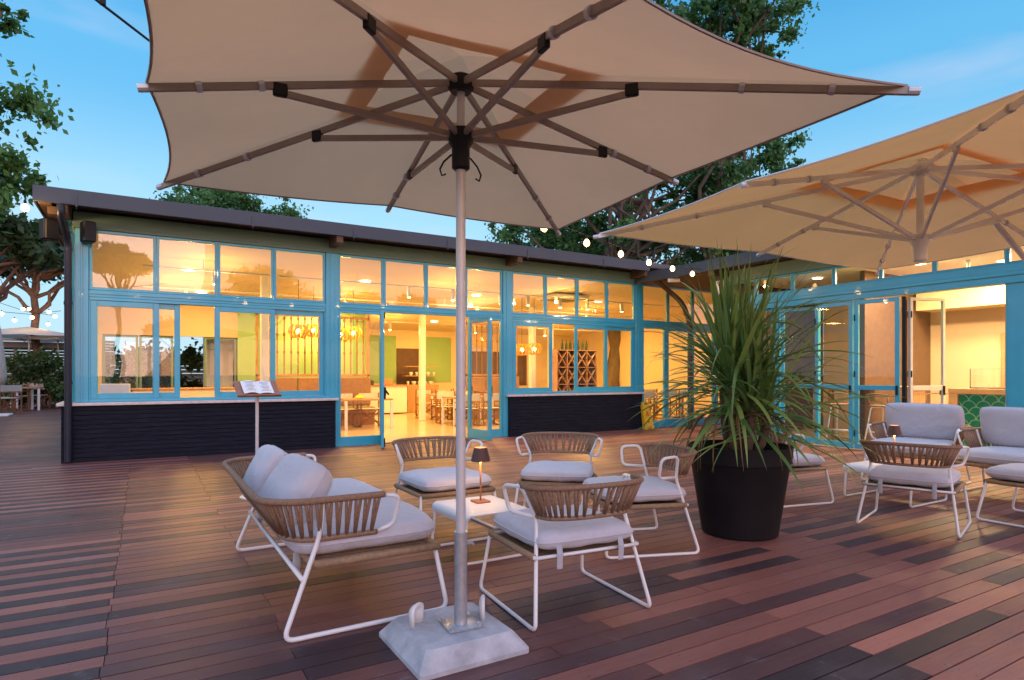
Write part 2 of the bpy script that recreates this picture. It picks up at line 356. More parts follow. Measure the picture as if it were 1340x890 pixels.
def rim(mb, cx, cy, cz, wx, wy, M=None, r=.0045):
    P = []
    for q in range(72):
        a_ = 2*math.pi*q/72; ca, sa = math.cos(a_), math.sin(a_); m_ = max(abs(ca), abs(sa)); a, b = ca/m_, sa/m_
        p = Vector((cx+a*wx/2*(1-.07*b**6*abs(a)), cy+b*wy/2*(1-.07*a**6*abs(b)), cz)); P.append(M @ p if M is not None else p)
    mb.tube(P, r, 6, closed=True)
def light(name, loc, power, col=(1, .62, .28), r=.05, kind='POINT', size=.3, parent=None, spot=None):
    l = bpy.data.lights.new(name, kind); l.energy = power; l.color = col
    if kind == 'POINT': l.shadow_soft_size = r
    if kind == 'AREA': l.size = size
    o = bpy.data.objects.new(name, l); COL.objects.link(o); o.location = loc
    if parent is not None: o.parent = parent
    return o
# ------------------------------------------------------------------ ground and deck
mb = MB(); mb.box(-700, 700, -700, 700, -.4, -.12); struct(mb.build('ground', 'ground_earth'))
def build_deck():
    V = []; F = []; T = []
    pitch = .126; gap = .006; seams = [-22, -19.6, -17.5, -15, -12.8, -10.6, -8.7, -6.6, -4.9, -3.3, -2.25, -1.25, -.16, .63, 1.9, 3.03, 4.14, 4.73, 5.55, 6.9, 8.0, 9.4, 11.9, 14.8]
    rw = random.Random(5); j = 0; y = -4.0
    def tone(i, j, x, yy):
        r = rw.random(); alt = j % 2 == 0
        n = .5+.10*(r-.5)*2
        if x < -.2:
            if yy < 6.0 or 7.5 < yy < 11.4: return (.04 if alt else .68)+.22*(r-.5)
            return .32+.3*(r-.5)
        if yy < 3.35:
            if 3.0 < x < 4.1: return .82+.34*(r-.5)
            if 4.1 < x < 4.7: return .74+.3*(r-.5)
            if 4.7 < x < 5.5: return .20+.24*(r-.5)
            if x > 5.5: return .70+.5*(r-.5)
            if x < 3.0:
                if x < .6: return (.3 if alt else .62)+.3*(r-.5)
                return .24+.42*(r-.5) if rw.random() < .8 else .66
        if x > 5.0: return .56+.55*(r-.5)
        if yy < 6.0:
            if x < .6: return .52+.25*(r-.5)
            if x < 1.9: return (.10 if alt and r < .7 else .55)+.2*(r-.5)
            return .50+.6*(r-.5)
        if yy > 7.6 and .6 < x < 3.0: return (.14 if alt else .5)+.2*(r-.5)
        return .44+.62*(r-.5)
    while y < 36.5:
        xmax = 14.8 if y < 11.75 else -1.1
        alt = j % 2 == 0; row = [seams[0]]
        for q_ in seams[1:-1]:
            keep = rw.random() < .5
            if q_ == -.16: keep = y < 11
            elif q_ == .63: keep = y > 7.3 or rw.random() < .45
            elif q_ == 3.03: keep = (not alt) if y < 3.35 else rw.random() < .4
            elif q_ == 4.14: keep = alt if y < 3.35 else rw.random() < .4
            elif q_ == 4.73: keep = alt if y < 3.35 else rw.random() < .4
            elif q_ == 5.55: keep = rw.random() < .7
            elif q_ < -1.5 or q_ > 6: keep = rw.random() < .6
            if keep: row.append(q_ + (rw.uniform(-.012, .012) if q_ in (-.16, .63, 3.03, 4.14, 4.73) else rw.uniform(-.25, .25)))
        row.append(seams[-1])
        for i in range(len(row)-1):
            x0, x1 = row[i], row[i+1]
            if x0 >= xmax: continue
            x1 = min(x1, xmax)
            ox = 0
            t = tone(i, j, x0+min(.3, (x1-x0)/2) if x0 > 2.9 else ((x0+x1)/2 if x0 > -.4 else x1-.2), y); dz = rw.uniform(-.0008, .0008)
            a, b, c, d, z0, z1 = x0+.001, x1-.001, y, y+pitch-gap, -.03, dz
            o = len(V); V += [(a, c, z0), (b, c, z0), (b, d, z0), (a, d, z0), (a+.001, c+.0015, z1), (b-.001, c+.0015, z1), (b-.001, d-.0015, z1), (a+.001, d-.0015, z1)]
            F += [(o+4, o+5, o+6, o+7), (o, o+1, o+5, o+4), (o+1, o+2, o+6, o+5), (o+2, o+3, o+7, o+6), (o+3, o, o+4, o+7)]; T += [t]*5
        y += pitch; j += 1
    me = bpy.data.meshes.new('wooden_deck'); me.from_pydata(V, [], F); me.update()
    at = me.attributes.new('tone', 'FLOAT', 'FACE'); at.data.foreach_set('value', np.clip(np.array(T, dtype=np.float32), 0, 1))
    me.materials.append(MAT['deck']); o = bpy.data.objects.new('wooden_deck', me); COL.objects.link(o); struct(o)
build_deck()
mb = MB(); mb.box(-23, 14.8, -4.2, 36.7, -.11, -.035); struct(mb.build('deck_underlay', 'black_plastic'))
# ------------------------------------------------------------------ main pavilion
FY = 11.63
X0 = -.88; PIL = [3.02, 6.80, 10.60, 14.40]
B = empty('restaurant_building', (0, FY, 0), 0, 'long single-storey restaurant pavilion with pale blue window frames and black base walls', 'building')
def bl(mb, name, m, par=B, **k):   # world coords -> local of building
    ox, oy = par.location.x, par.location.y
    mb.v = [(p[0]-ox, p[1]-oy, p[2]) for p in mb.v]; return mb.build(name, m, par, **k)
# plinths
for a, b in ((-1.06, 3.06), (6.80, 10.62)):
    m_ = MB()
    nC = 12
    m_.box(a, b, FY-.10, FY+.16, -.02, .865)
    for q in range(nC):
        z = q*.072; m_.bbox(a-.004, b+.004, FY-.118, FY-.101, z+.003, z+.069, .004)
    if a < 0:
        m_.box(a, a+.16, FY+.16, FY+6.2, -.02, .865)
    bl(m_, 'base_wall', 'dark_clad')
    m_ = MB(); m_.bbox(a-.06, b+.05, FY-.17, FY+.14, .868, .915, .006)
    if a < 0: m_.bbox(a-.06, a+.2, FY+.142, FY+6.2, .868, .915, .006)
    bl(m_, 'window_sill', 'marble')
# pillars (each its own)
for i, (a, b, z0) in enumerate([(-.90, -.72, .915), (2.90, 3.13, .0), (6.68, 6.91, .0), (10.47, 10.70, .0), (14.28, 14.5, 0)]):
    m_ = MB(); zz = .915 if i in (0,) else 0
    m_.bbox(a, b, FY-.055, FY+.10, max(zz, .004), 3.60, .008)
    m_.bbox(a+.075, b-.075, FY-.067, FY-.056, max(zz, .92), 3.58, .004)
    bl(m_, 'pillar', 'teal_paint')
# transom rail & head rail
m_ = MB(); m_.bbox(-.72, 14.28, FY-.035, FY+.075, 2.555, 2.665, .006); m_.bbox(-.72, 14.28, FY-.048, FY-.036, 2.60, 2.64, .003)
bl(m_, 'transom', 'teal_paint')
m_ = MB(); m_.bbox(-.92, 14.5, FY-.03, FY+.12, 3.602, 3.86, .005); m_.bbox(-.92, 14.5, FY-.05, FY-.032, 3.604, 3.64, .004)
bl(m_, 'head_board', 'warmlit_green')
# windows
def window(xa, xb, za, zb, fw=.035, y=FY, dep=.05, sub=None, glass='glass_hi', name='window', m='teal_paint', fb=None):
    fb = fb or fw
    m_ = MB(); m_.bbox(xa, xa+fw, y-dep/2, y+dep/2, za, zb, .004); m_.bbox(xb-fw, xb, y-dep/2, y+dep/2, za, zb, .004)
    m_.bbox(xa+fw, xb-fw, y-dep/2+.001, y+dep/2-.001, za, za+fb, .004); m_.bbox(xa+fw, xb-fw, y-dep/2+.001, y+dep/2-.001, zb-fw, zb, .004)
    o = bl(m_, name, m)
    g = MB(); g.box(xa+fw-.004, xb-fw+.004, y-.003, y+.003, za+fb-.004, zb-fw+.004)
    gg = bl(g, 'pane', glass); gg.parent = o
    return o
ups = []
for s in range(4):
    a = [-.72, 3.13, 6.91, 10.70][s]; b = [2.90, 6.68, 10.47, 14.28][s]
    for k in range(4):
        window(a+(b-a)*k/4+.002, a+(b-a)*(k+1)/4-.002, 2.667, 3.600, .042)
# sliding sashes: section 1 and 3, on two tracks
for (a, b, sash) in ((-.72, 2.90, [(-.70, .23, .02), (.13, .53, -.02), (1.04, 2.02, .02), (1.94, 2.88, -.02)]),
                     (6.91, 10.47, [(6.93, 7.98, .02), (8.60, 9.58, .02), (9.50, 10.45, -.02)])):
    m_ = MB(); m_.bbox(a+.002, b-.002, FY-.05, FY+.07, .917, .965, .005); m_.bbox(a+.002, b-.002, FY-.05, FY+.07, 2.505, 2.553, .005)
    m_.bbox(a+.002, a+.022, FY-.05, FY+.07, .966, 2.504, .003); m_.bbox(b-.022, b-.002, FY-.05, FY+.07, .966, 2.504, .003)
    bl(m_, 'window_track', 'teal_paint')
    for xa, xb, dy in sash:
        window(xa+.001, xb-.001, .968, 2.502, .085, FY-.005-dy*1.0, .036, name='sliding_sash', glass='glass')
# doors section 2 : fixed panes + two open leaves
window(3.132, 4.00, .004, 2.553, .05, FY, .07, name='fixed_window', fb=.17, glass='glass')
window(5.86, 6.678, .004, 2.553, .05, FY, .07, name='fixed_window', fb=.17, glass='glass')
m_ = MB(); m_.box(4.0, 5.86, FY-.03, FY+.07, .001, .018); bl(m_, 'threshold', 'steel_dark')
def leaf(hx, hy, ex, ey, par, wid=None, z1=2.50, fw=.09, mid=None, frm='teal_paint', z0=.03, bar=None, fb=.20, hw=True):
    d = Vector((ex-hx, ey-hy, 0)); wd = wid or d.length; ang = math.atan2(d.y, d.x)
    M = Matrix.Translation((hx, hy, 0)) @ Matrix.Rotation(ang, 4, 'Z')
    t = .025; m_ = MB()
    m_.bbox(0, fw, -t, t, z0, z1, .004, M); m_.bbox(wd-fw, wd, -t, t, z0, z1, .004, M)
    m_.bbox(fw, wd-fw, -t+.001, t-.001, z0, z0+fb, .004, M); m_.bbox(fw, wd-fw, -t+.001, t-.001, z1-fw, z1, .004, M)
    if mid: m_.bbox(fw, wd-fw, -t+.001, t-.001, mid-.04, mid+.04, .004, M)
    o = bl(m_, 'door', frm, par)
    zs = [(z0+fb, z1-fw)] if not mid else [(z0+fb, mid-.04), (mid+.04, z1-fw)]
    for a, b in zs:
        g = MB(); g.box(fw-.004, wd-fw+.004, -.003, .003, a-.004, b+.004, M); q = bl(g, 'pane', 'glass', par); q.parent = o
    if mid:
        for nm_, (u0, u1, z_, zz_) in (('handle', (wd-.055, wd-.02, 1.0, 1.16)), ('hinge', (.002, .02, .25, .36)), ('hinge', (.002, .02, 2.3, 2.41)), ('hinge', (.002, .02, 1.3, 1.41))):
            h = MB(); h.bbox(u0, u1, -.045, -.0255, z_, zz_, .004, M); h.bbox(u0, u1, .0255, .045, z_, zz_, .004, M); q = bl(h, nm_, 'black_plastic', par); q.parent = o
    if bar:
        s_ = bar; h = MB()
        h.bbox(.02, .075, s_*(.026), s_*(.026)+s_*0.0+.035 if s_ > 0 else -.026, .92, 1.10, .01, M) if s_ > 0 else h.bbox(.02, .075, -.061, -.026, .92, 1.10, .01, M)
        yy = .055*s_
        h.bbox(wd-.075, wd-.02, min(yy-.03*s_, yy+.005*s_), max(yy-.03*s_, yy+.005*s_), .90, 1.12, .01, M)
        h.tube([M @ Vector((wd-.05, yy, 1.06)), M @ Vector((wd-.12, yy+.05*s_, .99)), M @ Vector((wd-.22, yy+.05*s_, .985))], .018, 8)
        h.bbox(wd-.07, wd-.03, min(.026*s_, .05*s_), max(.026*s_, .05*s_), .04, .2, .008, M); h.bbox(wd-.07, wd-.03, min(.026*s_, .05*s_), max(.026*s_, .05*s_), 2.36, 2.47, .008, M)
        q = bl(h, 'panic_latch', 'black_plastic', par, smooth='auto'); q.parent = o
        h = MB(); h.tube([M @ Vector((.05, yy+.04*s_, .985)), M @ Vector((wd-.2, yy+.05*s_, .985))], .016, 10)
        q = bl(h, 'push_bar', 'red_paint', par, smooth='auto'); q.parent = o
    return o
d1 = leaf(4.0, FY-.03, 3.70, 10.76, B, bar=1); d1['label'] = 'left blue glass door standing open, seen edge-on'
d2 = leaf(5.855, FY-.03, 5.95, 10.80, B, bar=1); d2['label'] = 'right blue glass door standing open with red push bar'
# section 4: fixed and door
window(10.702, 11.50, .004, 2.553, .05, FY, .07, name='fixed_window', fb=.17, glass='glass')
for a, b in ((11.52, 12.42), (12.44, 13.34), (13.36, 14.278)):
    window(a, b, .004, 2.553, .09, FY, .06, name='door', fb=.2, glass='glass')
# roof
RY0 = 11.03
m_ = MB(); m_.bbox(-1.35, 10.42, RY0, RY0+.03, 3.82, 4.05, .006); bl(m_, 'fascia', 'fascia')
m_ = MB(); m_.bbox(-1.35, -1.32, RY0+.031, 24.6, 3.82, 4.05, .006); bl(m_, 'fascia', 'fascia')
m_ = MB()
# soffit boards
yb = RY0+.032
while yb < FY-.06:
    m_.bbox(-1.318, 14.7, yb, yb+.11, 3.905, 3.935, .004); yb += .113
bl(m_, 'soffit', 'soffit_wood')
m_ = MB(); m_.box(-1.318, 15.0, RY0+.031, 24.8, 3.937, 4.03); bl(m_, 'roof', 'roof_top')
for px in [-1.0, 3.02, 6.80, 10.35]:
    m_ = MB(); m_.bbox(px-.06, px+.06, RY0+.035, FY-.052, 3.70, 3.902, .006)
    if px < 0:
        m_.bbox(-1.30, -1.14, RY0+.10, FY+6, 3.82, 3.9, .005); m_.bbox(-1.2, -1.085, RY0+.2, FY+6, 3.70, 3.815, .005); 
    bl(m_, 'rafter_end', 'soffit_wood')
# side wall upper left (glazed side facing away) 
m_ = MB(); m_.bbox(-1.04, -.95, FY+.1, FY+6.2, 3.56, 3.90, .004)
for k in range(5): m_.bbox(-1.0, -.92, FY+.15+k*1.5, FY+.25+k*1.5, .916, 3.558, .004)
m_.bbox(-1.0, -.92, FY+.26, FY+6.15, 2.55, 2.64, .003)
bl(m_, 'side_frame', 'teal_paint')
# downpipe left
m_ = MB(); pth = fillet([(-1.02, RY0-.03, 3.80), (-1.02, RY0-.03, 3.66), (-.97, FY-.19, 3.36), (-.97, FY-.19, .03)], .12, 6)
m_.tube(pth, .05, 14)
for z in (1.2, 2.4, 3.2): m_.tube([(-.97, FY-.19, z), (-.97, FY-.19, z+.05)], .057, 14)
bl(m_, 'downpipe', 'pipe_navy', smooth='auto')
m_ = MB()
for gx in (-.85, 1.55, 3.25, 5.1, 6.95, 9.0): m_.bbox(gx, gx+.03, RY0-.012, RY0-.001, 3.80, 3.98, .003); m_.tube([(gx+.015, RY0-.01, 3.80), (gx+.015, RY0+.02, 3.76)], .008, 6)
bl(m_, 'gutter_bracket', 'fascia')
# wall speakers (own things)
def speaker(loc, rz, label):
    t = empty('wall_speaker', loc, rz, label, 'speaker')
    m_ = MB(); m_.bbox(-.085, .085, -.10, .10, -.16, .16, .02); m_.build('cabinet', 'black_plastic', t)
    m_ = MB(); m_.bbox(-.075, .075, -.112, -.101, -.148, .148, .006); m_.build('grille', 'black_plastic', t)
    m_ = MB(); m_.bbox(-.03, .03, .10, .2, -.05, .05, .006); m_.build('bracket', 'black_plastic', t)
speaker((-.72, FY-.2, 3.52), R(20), 'black wall speaker on the front corner under the roof edge, right of the downpipe')
speaker((-1.2, FY-.10, 3.52), R(-60), 'black wall speaker behind the downpipe at the roof corner')
# interior
m_ = MB(); m_.box(-1.0, 16.0, FY+.17, 25, -.03, -.001); m_.box(3.07, 6.79, FY-.1, FY+.17, -.03, 0.0005); struct(m_.build('interior_floor', 'floor_tile'))
def cz(y): return 3.66-(y-FY)*.07
m_ = MB()
m_.add([(-1, FY+.12, cz(FY)), (16, FY+.12, cz(FY)), (16, 25, cz(25)), (-1, 25, cz(25)), (-1, FY+.12, cz(FY)+.1), (16, FY+.12, cz(FY)+.1), (16, 25, cz(25)+.1), (-1, 25, cz(25)+.1)],
       [(0, 1, 2, 3), (4, 7, 6, 5), (0, 4, 5, 1), (2, 6, 7, 3), (1, 5, 6, 2), (0, 3, 7, 4)])
bl(m_, 'ceiling', 'ceil_wall')
YB = 17.8; YR = 21.5
m_ = MB()
m_.box(-1.0, 2.15, YB, YB+.15, 2.32, 3.3); m_.box(-1.0, -.85, YB+.001, YB+.149, 0, 2.32); m_.box(-1.0, 2.15, YB+.002, YB+.148, 0, .5)
bl(m_, 'back_wall', 'beige_wall')
m_ = MB(); m_.box(2.152, 5.6, YB, YB+.12, 0, 3.3); bl(m_, 'green_wall', 'green_wall')
m_ = MB(); m_.box(5.602, 16, YR, YR+.15, 0, 3.1); m_.box(5.602, 5.75, YB+.121, YR, 0, 3.2); m_.box(15.9, 16.0, FY+.2, YR, 0, 3.5); bl(m_, 'rear_wall', 'cream_wall')
for a, b, z0, z1 in ((6.0, 7.9, 1.05, 2.75), (8.95, 10.1, 1.05, 2.75)):
    m_ = MB(); m_.box(a, b, YR-.02, YR-.002, z0, z1); bl(m_, 'wall_panel', 'green_wall')
m_ = MB(); m_.box(7.92, 8.93, YR-.03, YR-.002, .9, 2.3); m_.box(10.4, 13.5, YR-.03, YR-.002, .9, 2.25); bl(m_, 'dark_niche', 'dark_wood')
# glazed back doors to the garden
for a, b in ((-.84, -.1), (-.08, .66), (1.36, 2.13)):
    o = window(a, b, .5, 2.318, .055, YB+.07, .05, name='back_window', m='warmlit_green', glass='glass')
# white structural columns inside
for (cx, cy) in ((7.06, 17.0), (10.0, 15.6), (2.25, 14.2), (12.3, 18.0)):
    m_ = MB(); m_.bbox(cx-.08, cx+.08, cy-.08, cy+.08, 0, cz(cy), .008); bl(m_, 'column', 'white_paint')
# beams/tracks on ceiling
for yy in (13.3, 15.3, 18.5):
    m_ = MB(); m_.bbox(0, 15, yy-.02, yy+.02, cz(yy)-.20, cz(yy)-.17, .004)
    for xx in range(1, 15, 3): m_.tube([(xx, yy, cz(yy)-.17), (xx, yy, cz(yy))], .008, 6)
    t = empty('light_track', (7.5, yy, cz(yy)), 0, {13.3: 'thin ceiling light track nearest the front windows', 15.3: 'thin ceiling light track above the rope screens', 18.5: 'thin ceiling light track near the rear wall'}[yy], 'light track')
    m_.v = [(p[0]-7.5, p[1]-yy, p[2]-cz(yy)) for p in m_.v]; m_.build('rail', 'white_paint', t)
def spot(x, y, lab, pw=60):
    z = cz(y)-.2
    t = empty('ceiling_spotlight', (x, y, z), 0, lab, 'spotlight', 'white cylinder spotlights on the ceiling tracks')
    m_ = MB(); m_.lathe([(.045, -.24), (.045, -.02), (.03, 0)], 14); m_.build('housing', 'white_paint', t, smooth='auto')
    m_ = MB(); m_.lathe([(.038, -.248), (.038, -.242)], 12); m_.build('lens', 'spot_lens', t)
    if pw:
        l = light('spot_light', (0, 0, -.27), pw, (1, .52, .115), .06, parent=t)
    return t
k = 0
WH = 'white cylinder spotlight under the restaurant ceiling track'
for (xs, yy) in (((1.2, 3.4, 5.2, 6.3, 7.6, 8.4, 9.4, 10.3, 11.5), 13.3), ((.8, 4.3, 8.0, 11.8), 15.3), ((6.6, 9.6, 12.4), 18.5)):
    for xi, x in enumerate(xs):
        k += 1
        spot(x, yy, ORD[xi]+' white cylinder spotlight from the left on the '+{13.3: 'front', 15.3: 'middle', 18.5: 'rear'}[yy]+' ceiling track', 42 if (yy > 14 or k % 3 == 1) else 0)
# fill from recessed downlights in the ceiling (visible glowing discs)
for di, (x, y) in enumerate(((.8, 14.2), (4.4, 14.0), (7.6, 14.6), (11.4, 14.2), (8.4, 19.2), (13.6, 17), (4.2, 17.1), (1.2, 16.5))):
    t = empty('recessed_downlight', (x, y, cz(y)), 0, 'round recessed downlight in the restaurant ceiling '+['near the leftmost window', 'above the left yellow basket pendants', 'just inside the open doorway', 'above the wine rack', 'near the rear green panel', 'at the far right rear', 'behind the left rope screen', 'near the garden windows'][di], 'downlight', 'recessed downlights in the restaurant ceiling')
    m_ = MB(); m_.lathe([(.11, -.012), (.11, -.002)], 18); m_.build('diffuser', 'spot_lens', t)
    l = light('downlight', (0, 0, -.03), 42 if x < 2 else 98, (1, .53, .125), kind='AREA', size=.5, parent=t)
# rope screens + bench
def ropescreen(xa, xb, lab, y=16.8):
    t = empty('rope_screen', ((xa+xb)/2, y, 0), 0, lab, 'screen'); hw = (xb-xa)/2
    m_ = MB(); m_.bbox(-hw, hw, -.03, .03, 2.86, 2.92, .005); m_.bbox(-hw, hw, -.03, .03, 1.30, 1.36, .005)
    m_.bbox(-hw, -hw+.06, -.03, .03, 0, 3.2, .005); m_.bbox(hw-.06, hw, -.03, .03, 0, 3.2, .005); m_.build('frame', 'wood_light', t)
    m_ = MB(); n = int(hw*2/.17)
    for i in range(1, n):
        x = -hw+i*(2*hw)/n
        m_.tube([(x, 0, 1.36), (x, 0, 2.86)], .018, 6)
        for z in (2.35, 2.78, 1.9): m_.tube([(x, 0, z), (x, 0, z+.05)], .032, 6)
    m_.build('ropes', 'rope_screen', t)
    b = empty('bench', ((xa+xb)/2, y-.30, 0), 0, 'brown padded bench '+('under the left rope screen' if xa < 5 else 'under the right rope screen'), 'bench')
    m_ = MB()
    for i in range(3): m_.bbox(-hw+i*2*hw/3+.01, -hw+(i+1)*2*hw/3-.01, .12, .24, .5, 1.28, .03)
    m_.build('backrest', 'brown_leather', b)
    m_ = MB(); m_.bbox(-hw, hw, -.3, .12, .30, .48, .03); m_.build('seat', 'brown_leather', b)
    m_ = MB(); m_.box(-hw+.03, hw-.03, -.25, .2, 0, .30); m_.build('base', 'wood', b)
ropescreen(2.45, 5.4, 'vertical rope screen with knots behind the left windows')
ropescreen(8.4, 10.2, 'vertical rope screen with knots behind the open right door')
def basket(x, y, z, lab):
    t = empty('basket_pendant', (x, y, z), 0, lab, 'pendant lamp', 'yellow basket pendant lamps')
    m_ = MB(); 
    n = 12; rows = 7
    for i in range(n*2):
        a = 2*math.pi*i/(n*2); tw = .5*(1 if i % 2 else -1)
        m_.tube([((.10+.11*math.sin(math.pi*(q+.4)/7.4))*math.cos(a+tw*q/6), (.10+.11*math.sin(math.pi*(q+.4)/7.4))*math.sin(a+tw*q/6), -.15+.30*q/6) for q in range(7)], .011, 4)
    m_.build('shade', 'basket_weave', t)
    m_ = MB(); m_.lathe([(.02, -.05), (.05, -.02), (.05, .02), (.02, .05)], 10); m_.build('light_bulb', 'basket_core', t)
    m_ = MB(); m_.tube([(0, 0, .06), (0, 0, cz(y)-z)], .006, 5); m_.build('cord', 'black_plastic', t)
    light('pendant_light', (0, 0, 0), 14, (1, .5, .14), .05, parent=t)
mat('basket_weave', (.75, .38, .06), .7, vary=.15)
basket(3.0, 14.4, 2.32, 'yellow basket pendant lamp glowing behind the right sliding sash of the first window')
basket(3.45, 14.9, 2.38, 'yellow basket pendant lamp beside the blue pillar at the left of the doorway')
basket(4.0, 14.6, 2.28, 'left yellow basket pendant lamp in the tall pane beside the open doorway')
basket(4.42, 15.0, 2.36, 'right yellow basket pendant lamp in the tall pane beside the open doorway')
basket(8.9, 14.4, 2.02, 'left yellow basket pendant lamp behind the middle window')
basket(9.3, 14.4, 2.05, 'yellow basket pendant lamp in the middle window next to the white column')
# AC cassettes / duct trims
t = empty('ceiling_air_unit', (9.9, 13.9, cz(13.9)), 0, 'flat square air unit with dark trim on the restaurant ceiling', 'air unit')
m_ = MB(); m_.bbox(-.55, .55, -.5, .5, -.10, -.003, .02); m_.build('casing', 'white_paint', t); m_ = MB(); m_.bbox(-.46, .46, -.42, .42, -.112, -.101, .004); m_.build('grille', 'steel_dark', t)
# wine rack
t = empty('wine_rack', (11.05, 14.9, 0), 0, 'wooden wine rack of crossed square cells behind the middle window', 'wine rack')
m_ = MB(); cw, ch, nc, nr, dp = .36, .50, 4, 4, .30
for i in range(nc+1): m_.box((i-nc/2)*cw-.012, (i-nc/2)*cw+.012, -dp/2, dp/2, .06, .06+nr*ch)
for j in range(nr+1): m_.box(-nc/2*cw, nc/2*cw, -dp/2-.003, dp/2+.003, .06+j*ch-.012, .06+j*ch+.012)
m_.box(-nc/2*cw, nc/2*cw, dp/2+.004, dp/2+.015, 0, .06+nr*ch); m_.build('cabinet', 'rack_wood', t)
m_ = MB()
for i in range(nc):
    for j in range(nr):
        x0 = (i-nc/2)*cw; z0 = .06+j*ch
        for (p, q) in (((x0, z0), (x0+cw, z0+ch)), ((x0+cw, z0), (x0, z0+ch))):
            dx, dz = q[0]-p[0], q[1]-p[1]; ln = math.hypot(dx, dz); nx, nz_ = -dz/ln*.012, dx/ln*.012
            m_.add([(p[0]+nx, -dp/2+.01, p[1]+nz_), (q[0]+nx, -dp/2+.01, q[1]+nz_), (q[0]-nx, -dp/2+.01, q[1]-nz_), (p[0]-nx, -dp/2+.01, p[1]-nz_),
                    (p[0]+nx, dp/2-.01, p[1]+nz_), (q[0]+nx, dp/2-.01, q[1]+nz_), (q[0]-nx, dp/2-.01, q[1]-nz_), (p[0]-nx, dp/2-.01, p[1]-nz_)],
                   [(0, 1, 2, 3), (4, 7, 6, 5), (0, 4, 5, 1), (1, 5, 6, 2), (2, 6, 7, 3), (3, 7, 4, 0)])
m_.build('cross_dividers', 'rack_wood', t)
def bottle_mb(x, y, z, s=1):
    m_ = MB(); m_.lathe([(.036*s, z), (.038*s, z+.17*s), (.014*s, z+.23*s), (.014*s, z+.30*s)], 10, (x, y)); return m_
for i in range(7):
    xx = 10.6+i*.15; o = bottle_mb(0, 0, 0).build('bottle', 'bottle_glass', None, smooth='auto'); o.location = (xx, 14.9, 2.075)
    tag(o, ORD[i]+' dark bottle from the left on top of the wine rack', 'bottle', 'bottles on the wine rack')
# bar counter white, with items
t = empty('white_counter', (6.75, 20.6, 0), 0, 'white buffet counter against the green panel seen through the doorway', 'counter')
m_ = MB(); m_.bbox(-1.0, 1.1, -.35, .35, .04, .95, .01); m_.build('body', 'white_paint', t); m_ = MB(); m_.bbox(-1.04, 1.14, -.39, .39, .952, .99, .006); m_.build('countertop', 'wood_light', t)
m_ = MB(); m_.bbox(-.22, .22, -.12, .12, 0, .16, .02); m_.lathe([(.05, .16), (.05, .22)], 10); o = m_.build('coffee_grinder', 'steel_dark'); o.location = (6.5, 20.5, .992); tag(o, 'dark appliance on the white buffet counter', 'appliance')
m_ = MB(); m_.bbox(-.2, .2, -.12, .12, 0, .2, .01); o = m_.build('basket_tray', 'wood_light'); o.location = (7.2, 20.5, .992); tag(o, 'wooden tray box on the white buffet counter', 'tray')
t = empty('bar_shelf', (8.6, 20.9, 0), 0, 'dark back bar with shelves of crockery behind the white column', 'shelf unit')
m_ = MB(); m_.bbox(-.6, .6, -.3, .3, 0, .98, .01); m_.build('cabinet', 'wood_light', t)
m_ = MB(); m_.bbox(-.6, .6, -.12, .2, 1.28, 1.31, .005); m_.bbox(-.6, .6, -.12, .2, 1.62, 1.65, .005); m_.build('shelf', 'wood_light', t)
for i in range(10):
    m_ = MB(); z = (.985, 1.315)[i % 2]; r_ = .05+.02*(i % 3); m_.lathe([(r_*.6, 0), (r_, .09), (r_*.9, .12)], 10); o = m_.build('bowl', 'ceramic', None, smooth='auto')
    o.location = (8.1+.11*i, 20.82, z); tag(o, ORD[i]+' small ceramic bowl from the left on the back bar shelves', 'bowl', 'bowls on the back bar')
# left room: low white counter by the back windows
t = empty('low_counter', (.7, 16.2, 0), 0, 'low cream counter in front of the garden windows at the left end', 'counter')
m_ = MB(); m_.bbox(-.9, 1.25, -.3, .3, 0, 1.0, .01); m_.build('body', 'cream_wall', t); m_ = MB(); m_.bbox(-.93, 1.28, -.33, .33, 1.002, 1.04, .006); m_.build('countertop', 'wood_light', t)
t = empty('white_cabinet', (-.45, 13.2, 0), 0, 'pale stepped cabinet just inside the leftmost window', 'cabinet')
m_ = MB(); m_.bbox(-.2, .25, -.2, .2, 0, 1.18, .01); m_.bbox(.25, .45, -.2, .2, 0, 1.02, .01); m_.build('body', 'white_paint', t)
# ------------------------------------------------------------------ director chairs and dining tables
def director():
    t = empty('director_chair', (0, 0, 0), 0, 'x', 'chair')
    m_ = MB(); w_ = .27
    for s in (-1, 1):
        x = s*w_
        m_.bbox(x-.015, x+.015, -.02, .02, .0, .87, .004, Matrix.Translation((0, -.20, 0)))
        m_.bbox(x-.015, x+.015, -.24, .26, .60, .625, .005); m_.bbox(x-.015, x+.015, .17, .21, .03, .60, .004)
        m_.bbox(x-.018, x+.018, -.25, .25, .0, .03, .004); m_.bbox(x-.012, x+.012, -.2, .2, .42, .45, .004)
    for y in (-.2, .19):
        for s in (-1, 1): m_.tube([(-s*w_, y+.012*s, .04), (s*w_, y+.012*s, .44)], .014, 6)
    m_.build('frame', 'wood', t)
    m_ = MB(); m_.bbox(-w_, w_, -.2, .2, .452, .462, .003); m_.build('seat', 'canvas', t)
    m_ = MB(); m_.bbox(-w_-.005, w_+.005, -.235, -.222, .66, .85, .003); m_.build('backrest', 'canvas', t)
    return t
def dtable(wx=1.2, wy=.8):
    t = empty('dining_table', (0, 0, 0), 0, 'x', 'table')
    m_ = MB(); m_.bbox(-wx/2, wx/2, -wy/2, wy/2, .71, .75, .006); m_.build('tabletop', 'wood_light', t)
    for sx in (-1, 1):
        for sy in (-1, 1):
            m_ = MB(); x = sx*(wx/2-.03); y = sy*(wy/2-.03); m_.bbox(x-.03, x+.03, y-.03, y+.03, 0, .708, .004); m_.build('leg', 'white_paint', t)
    return t
DC = director(); DT = dtable(); used = [0, 0]
